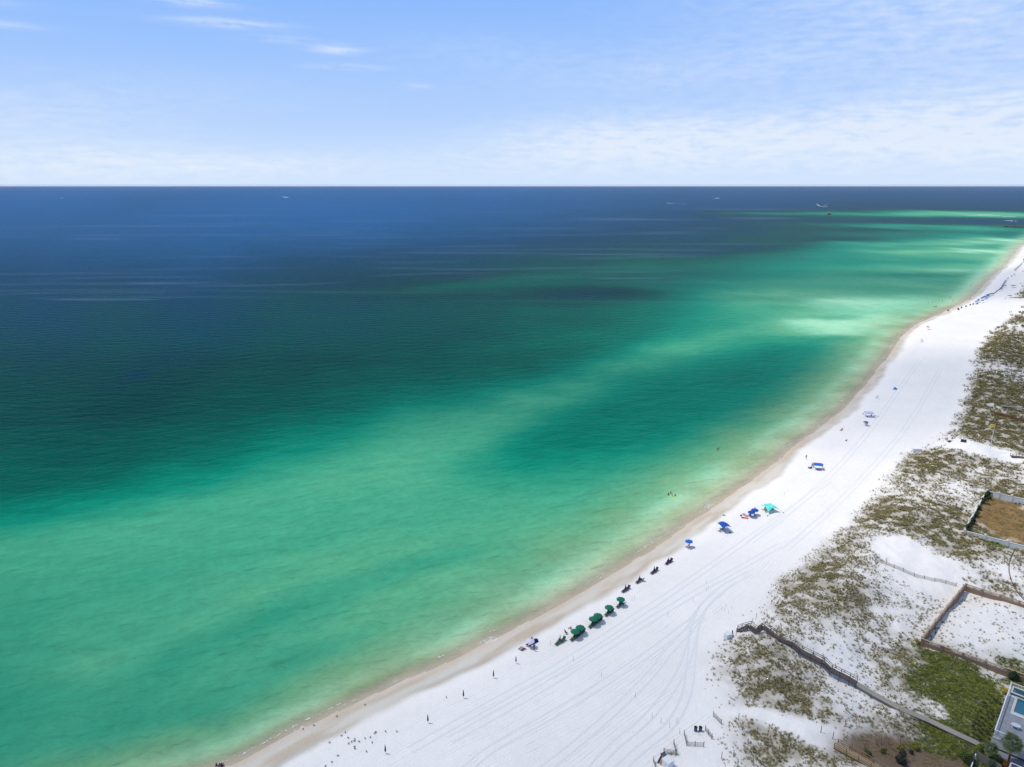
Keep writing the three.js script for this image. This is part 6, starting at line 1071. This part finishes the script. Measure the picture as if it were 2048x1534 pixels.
// low timber edging curving over the sand behind the white wall
{
  const g = [[2037, 1088], [2025, 1108], [2018, 1128], [2018, 1146], [2024, 1166], [2035, 1185], [2050, 1202], [2070, 1220]].map(([x, y]) => at(x, y).add(V(0, 0.12, 0)));
  const t = thing('timber_edging', 'low brown curved edging across the sand near the white wall', 'edging', V(0, 0, 0), 0), c = new THREE.CatmullRomCurve3(g).getSpacedPoints(26), M = [mat('wood', 0.22, 0.16, 0.10), mat('wood', 0.17, 0.12, 0.08)];
  for (let i = 0; i < 26; i++) { const a = c[i], b = c[i + 1]; part(t, 'board', beam(V(a.x, height(a.x, a.z) + 0.08, a.z), V(b.x, height(b.x, b.z) + 0.08, b.z), 0.12, 0.4), M[i % 2]); }
}
// ───────────────────────── boats, jetty, foam ─────────────────────────
function hullGeo(L, Bm, H) {
  const n = 12, pos = [], idx = [];
  for (let i = 0; i <= n; i++) { const s = i / n, w = Bm * 0.5 * (1 - s ** 3.2) * (0.9 + 0.1 * Math.sin(s * 3.14)), x = (s - 0.5) * L, sh = H * (1 + 0.35 * s * s); pos.push(x, sh, -w, x * 0.97, 0.05, -w * 0.75, x * 0.94, -0.4, 0, x * 0.97, 0.05, w * 0.75, x, sh, w); }
  for (let i = 0; i < n; i++) for (let k = 0; k < 4; k++) { const a = i * 5 + k; idx.push(a, a + 1, a + 5, a + 1, a + 6, a + 5); }
  for (let i = 0; i < n; i++) { const a = i * 5, b = a + 5; idx.push(a, b, a + 4, b, b + 4, a + 4); }
  idx.push(0, 4, 1, 1, 4, 3, 1, 3, 2);
  const g = new THREE.BufferGeometry(); g.setAttribute('position', new THREE.Float32BufferAttribute(pos, 3)); g.setAttribute('uv', new THREE.Float32BufferAttribute(new Float32Array((pos.length / 3) * 2), 2)); g.setIndex(idx); g.computeVertexNormals(); return g.toNonIndexed();
}
function boat(name, label, px, py, turn, L, hull, cabin) {
  const p = atSea(px, py), t = thing(name, label, 'boat', p, turn), s = L / 10, dbl = { side: THREE.DoubleSide };
  part(t, 'hull', hullGeo(L, L * 0.3, L * 0.1), mat('plastic', ...hull, dbl));
  const c = part(t, 'cabin', new RoundedBoxGeometry(L * 0.32, L * 0.13, L * 0.2, 2, L * 0.02).translate(-L * 0.02, L * 0.175, 0), mat('plastic', ...cabin));
  part(c, 'window', [box(L * 0.33, L * 0.05, L * 0.16, -L * 0.02, L * 0.19, 0), box(L * 0.26, L * 0.05, L * 0.21, -L * 0.02, L * 0.19, 0)], mat('plastic', 0.02, 0.03, 0.05, { roughness: 0.15 }));
  part(t, 'roof', new RoundedBoxGeometry(L * 0.4, L * 0.02, L * 0.24, 1, L * 0.008).translate(-L * 0.04, L * 0.265, 0), mat('plastic', 0.75, 0.75, 0.74));
  part(t, 'mast', rod(V(-L * 0.05, L * 0.27, 0), V(-L * 0.08, L * 0.45, 0), L * 0.008), mat('metal', 0.6, 0.6, 0.6));
  return t;
}
function foam(name, label, rings, density, seed, size = 0.6, flat = 0.12) {   // a drift of low foam crumbs: [x, z, half width x, half width z, turn]
  const r = rng(seed), items = [];
  for (const [x, z, a, b, tn] of rings) { const n = Math.ceil(a * b * density); for (let i = 0; i < n; i++) { const q = Math.sqrt(r()), th = r() * 6.283, u = a * q * Math.cos(th), v = b * q * Math.sin(th); items.push([x + u * Math.cos(tn) - v * Math.sin(tn), z + u * Math.sin(tn) + v * Math.cos(tn), size * (0.4 + r()), -tn]); } }
  const m = new THREE.InstancedMesh(new THREE.IcosahedronGeometry(1, 1).scale(1, flat, 0.7), mat('plain', 0.82, 0.84, 0.83), items.length), M = new THREE.Matrix4(), Q = new THREE.Quaternion();
  items.forEach(([x, z, s, tn], i) => { M.compose(V(x, 0.02 * s + Math.max(0, height(x, z)), z), Q.setFromAxisAngle(V(0, 1, 0), tn + (r() - 0.5) * 0.7), V(s * 1.9, s, s * 0.6)); m.setMatrixAt(i, M); });
  m.name = numbered(name); m.userData = { kind: 'stuff', label, category: 'foam' };
  scene.add(m);
}
boat('motor_yacht', 'white motor yacht throwing a curved wake far out', 1653, 414, 0.15, 13, [0.75, 0.75, 0.74], [0.7, 0.7, 0.7]);
boat('tour_boat', 'orange tour boat over the pale green shoal', 1658, 429, 0.1, 20, [0.45, 0.16, 0.05], [0.3, 0.12, 0.06]);
boat('pontoon_boat', 'small grey boat beside the orange tour boat', 1624, 428, 0.4, 10, [0.42, 0.45, 0.44], [0.2, 0.24, 0.25]);
boat('white_ferry', 'white boat trailing a short wake near the horizon, before the yacht', 1436, 397, 0, 34, [0.8, 0.8, 0.78], [0.8, 0.75, 0.72]);
boat('speed_boat', 'small white boat running ahead of a thin straight wake', 1336, 406, 3.1, 11, [0.8, 0.8, 0.78], [0.6, 0.6, 0.6]);
boat('fishing_boat', 'lone white boat far out in the blue water', 124, 396.5, 0.2, 22, [0.78, 0.78, 0.75], [0.72, 0.7, 0.66]);
boat('cruiser', 'white boat with a faint wake on the slate grey water', 574, 395, 2.9, 24, [0.8, 0.8, 0.78], [0.7, 0.7, 0.7]);
boat('inlet_boat', 'white boat in the dark inlet channel beside the jetty', 2026, 442.5, 0.2, 11, [0.8, 0.8, 0.78], [0.25, 0.24, 0.24]);
{
  const seg = (list, w) => list.slice(0, -1).flatMap(([x0, y0], i) => { const a = atSea(x0, y0), b = atSea(...list[i + 1]), n = 6, out = []; for (let k = 0; k < n; k++) { const q = a.clone().lerp(b, (k + 0.5) / n), l = a.distanceTo(b) / n; out.push([q.x, q.z, l * 0.7, w, Math.atan2(b.z - a.z, b.x - a.x)]); } return out; });
  foam('boat_wake', 'white wake curving behind the motor yacht', [...seg([[1653, 414.3], [1646, 413.6], [1640, 412.4]], 4), ...seg([[1640, 412.4], [1636, 410], [1634, 408]], 5), ...seg([[1646, 413.2], [1652, 409], [1658, 407.5]], 1.6)], 0.12, 1, 1.3);
  foam('boat_wake', 'short wake behind the white boat near the horizon', seg([[1436, 397.2], [1428, 397]], 10), 0.1, 2, 3);
  foam('boat_wake', 'thin straight wake behind the small white boat', seg([[1336, 406], [1346, 407.6], [1372, 408]], 5), 0.06, 3, 2);
  foam('boat_wake', 'faint wake behind the boat on the slate grey water', seg([[574, 395.2], [566, 393.5]], 8), 0.08, 4, 3);
  foam('boat_wake', 'white water beside the boat in the dark channel', seg([[2012, 441], [2034, 442]], 6), 0.3, 5, 1.6);
  foam('breaking_surf', 'white surf lines breaking on the far shoal', [...seg([[1934, 431.4], [1952, 431.3], [2000, 431.5]], 5), ...seg([[1953, 429.5], [1984, 429.6]], 5), ...seg([[2005, 433.2], [2030, 433.4]], 4)], 0.25, 6, 2);
  // rock jetty: each boulder a part
  const A = atSea(2008, 453), B = atSea(2062, 456), t = thing('rock_jetty', 'dark brown rock jetty beside the inlet channel', 'jetty', V(0, 0, 0), 0), r = rng(9), geos = [1, 2, 3].map((s) => { const g = new THREE.IcosahedronGeometry(1, 1), a = g.attributes.position, seen = new Map(), q = rng(s * 7); for (let i = 0; i < a.count; i++) { const k = [a.getX(i), a.getY(i), a.getZ(i)].map((v) => v.toFixed(3)).join(); if (!seen.has(k)) seen.set(k, 0.75 + 0.45 * q()); const f = seen.get(k); a.setXYZ(i, a.getX(i) * f, a.getY(i) * f * 0.75, a.getZ(i) * f); } g.computeVertexNormals(); return g; }), rk = [mat('stucco', 0.12, 0.09, 0.075), mat('stucco', 0.09, 0.075, 0.065), mat('stucco', 0.17, 0.125, 0.10)];
  for (let i = 0; i < 120; i++) { const s = r(), p = A.clone().lerp(B, s), o = part(t, 'boulder', geos[i % 3], rk[Math.floor(r() * 3)]), w = (r() - 0.5) * 14; o.position.set(p.x + (r() - 0.5) * 3, 1.2 - Math.abs(w) * 0.12 + r() * 0.6, p.z + w); o.rotation.set(r() * 6, r() * 6, r() * 6); o.scale.setScalar(1.3 + r() * 1.1); }
  // foam along the waterline, where little waves turn over
  const bits = []; const q = rng(55);
  const spots = [[982, 1279, 18, 2.0], [965, 1284, 10, 0.7], [880, 1313, 14, 0.35], [790, 1361, 6, 0.9], [1417, 1012, 15, 1.7], [1330, 1070, 22, 0.3], [1290, 1092, 20, 0.22], [1500, 905, 9, 0.4], [1570, 892, 12, 0.35], [1583, 888, 6, 0.5], [1605, 877, 20, 0.5], [1638, 852, 10, 0.5], [1662, 816, 9, 0.4], [1684, 802, 12, 0.6], [1668, 813, 6, 0.5], [1560, 915, 9, 0.4], [1722, 762, 8, 0.4], [1736, 745, 6, 0.35], [1200, 1156, 14, 0.3], [1040, 1252, 6, 0.5], [700, 1404, 22, 0.2], [600, 1456, 24, 0.2], [1770, 715, 8, 0.4], [1950, 582, 8, 0.9], [1985, 560, 8, 0.9]];
  for (const [x, y, l, w] of spots) { const p = survey(x, y, 0.02), tn = seaward(V(p[0], 0, p[1])); bits.push([p[0], p[1], l / pxm(V(p[0], 0, p[1])) / 1.2, w * 0.55, -tn]); }
  for (let i = 30; i < 420; i++) { const [x0, z0] = SHORELINE[i], [x1, z1] = SHORELINE[i + 1], g = noise(i * 0.19, 5.5) + 0.6 * noise(i * 0.51, 2.5); if (g < 0.12) continue; const l = Math.hypot(x1 - x0, z1 - z0), o = -0.7 - 1.1 * (1 + noise(i * 0.08, 9)) , nx = (z1 - z0) / l, nz = -(x1 - x0) / l; bits.push([(x0 + x1) / 2 - nx * o, (z0 + z1) / 2 - nz * o, l * 0.55, 0.09 + 0.16 * clamp(g), Math.atan2(z1 - z0, x1 - x0)]); }
  foam('shore_foam', 'thin broken lines and patches of white foam along the waterline', bits, 30, 7, 0.12, 0.3);
}
// ───────────────────────── tyre tracks pressed in the sand ─────────────────────────
function track(label, list, gauge = 1.7) {
  const c = new THREE.CatmullRomCurve3(list.map(([x, y]) => at(x, y))), len = c.getLength(), n = Math.ceil(len / 0.8), pos = [], idx = [], prof = [[-0.28, -0.022], [-0.17, 0.016], [-0.09, 0.002], [0.09, 0.002], [0.17, 0.016], [0.28, -0.022]];
  for (const s of [-1, 1]) { const start = pos.length / 3; for (let i = 0; i <= n; i++) { const p = c.getPointAt(i / n), d = c.getTangentAt(i / n), sx = -d.z, sz = d.x; for (const [o, y] of prof) { const x = p.x + sx * (s * gauge / 2 + o), z = p.z + sz * (s * gauge / 2 + o); pos.push(x, height(x, z) + y + 0.012, z); } } for (let i = 0; i < n; i++) for (let k = 0; k < 5; k++) { const a = start + i * 6 + k; idx.push(a, a + 6, a + 1, a + 1, a + 6, a + 7); } }
  const g = new THREE.BufferGeometry(); g.setAttribute('position', new THREE.Float32BufferAttribute(pos, 3)); g.setAttribute('uv', new THREE.Float32BufferAttribute(pos.filter((_, i) => i % 3 === 0).flatMap((x, i) => [x / 2, pos[i * 3 + 2] / 2]), 2)); g.setIndex(idx); g.computeVertexNormals();
  const o = new THREE.Mesh(g, mat('stucco', 0.80, 0.78, 0.745, { bumpScale: 0.01, side: THREE.DoubleSide })); o.name = numbered('tyre_track'); o.receiveShadow = o.castShadow = true; o.userData = { kind: 'structure', label, category: 'track' };
  scene.add(o);
}
track('tyre track curving from the dune front down to the near sand', [[1500, 1145], [1440, 1180], [1405, 1215], [1385, 1250], [1340, 1300], [1300, 1350], [1230, 1420], [1150, 1490], [1080, 1545]]);
track('tyre track beside the first, splitting toward the water', [[1460, 1165], [1415, 1205], [1385, 1240], [1320, 1290], [1240, 1345], [1120, 1420], [980, 1500], [930, 1540]]);
track('tyre track swinging close below the storage box', [[1405, 1215], [1388, 1260], [1372, 1320], [1340, 1380], [1290, 1440], [1220, 1500], [1180, 1545]]);
track('tyre track running wide past the lath fences', [[1388, 1255], [1382, 1320], [1372, 1390], [1340, 1450], [1280, 1500], [1230, 1545]]);
track('tyre track crossing to the middle of the beach', [[1560, 1090], [1490, 1130], [1400, 1180], [1300, 1240], [1190, 1310], [1060, 1390], [900, 1480]]);
track('tyre track along the backs of the umbrellas', [[1660, 960], [1580, 1020], [1480, 1090], [1380, 1160], [1260, 1240], [1120, 1330], [960, 1420], [820, 1500]]);
track('tyre track along the middle of the far beach', [[1840, 720], [1790, 790], [1740, 860], [1670, 940], [1590, 1015], [1500, 1085]]);
track('tyre track along the inland half of the far beach', [[1880, 740], [1840, 810], [1800, 870], [1730, 950], [1650, 1030], [1570, 1100]]);
plantGrass();
// a little sea haze
scene.fog = new THREE.FogExp2(new THREE.Color().setRGB(0.8, 0.88, 1.0), 0.8e-5);
renderer.render(scene, camera);
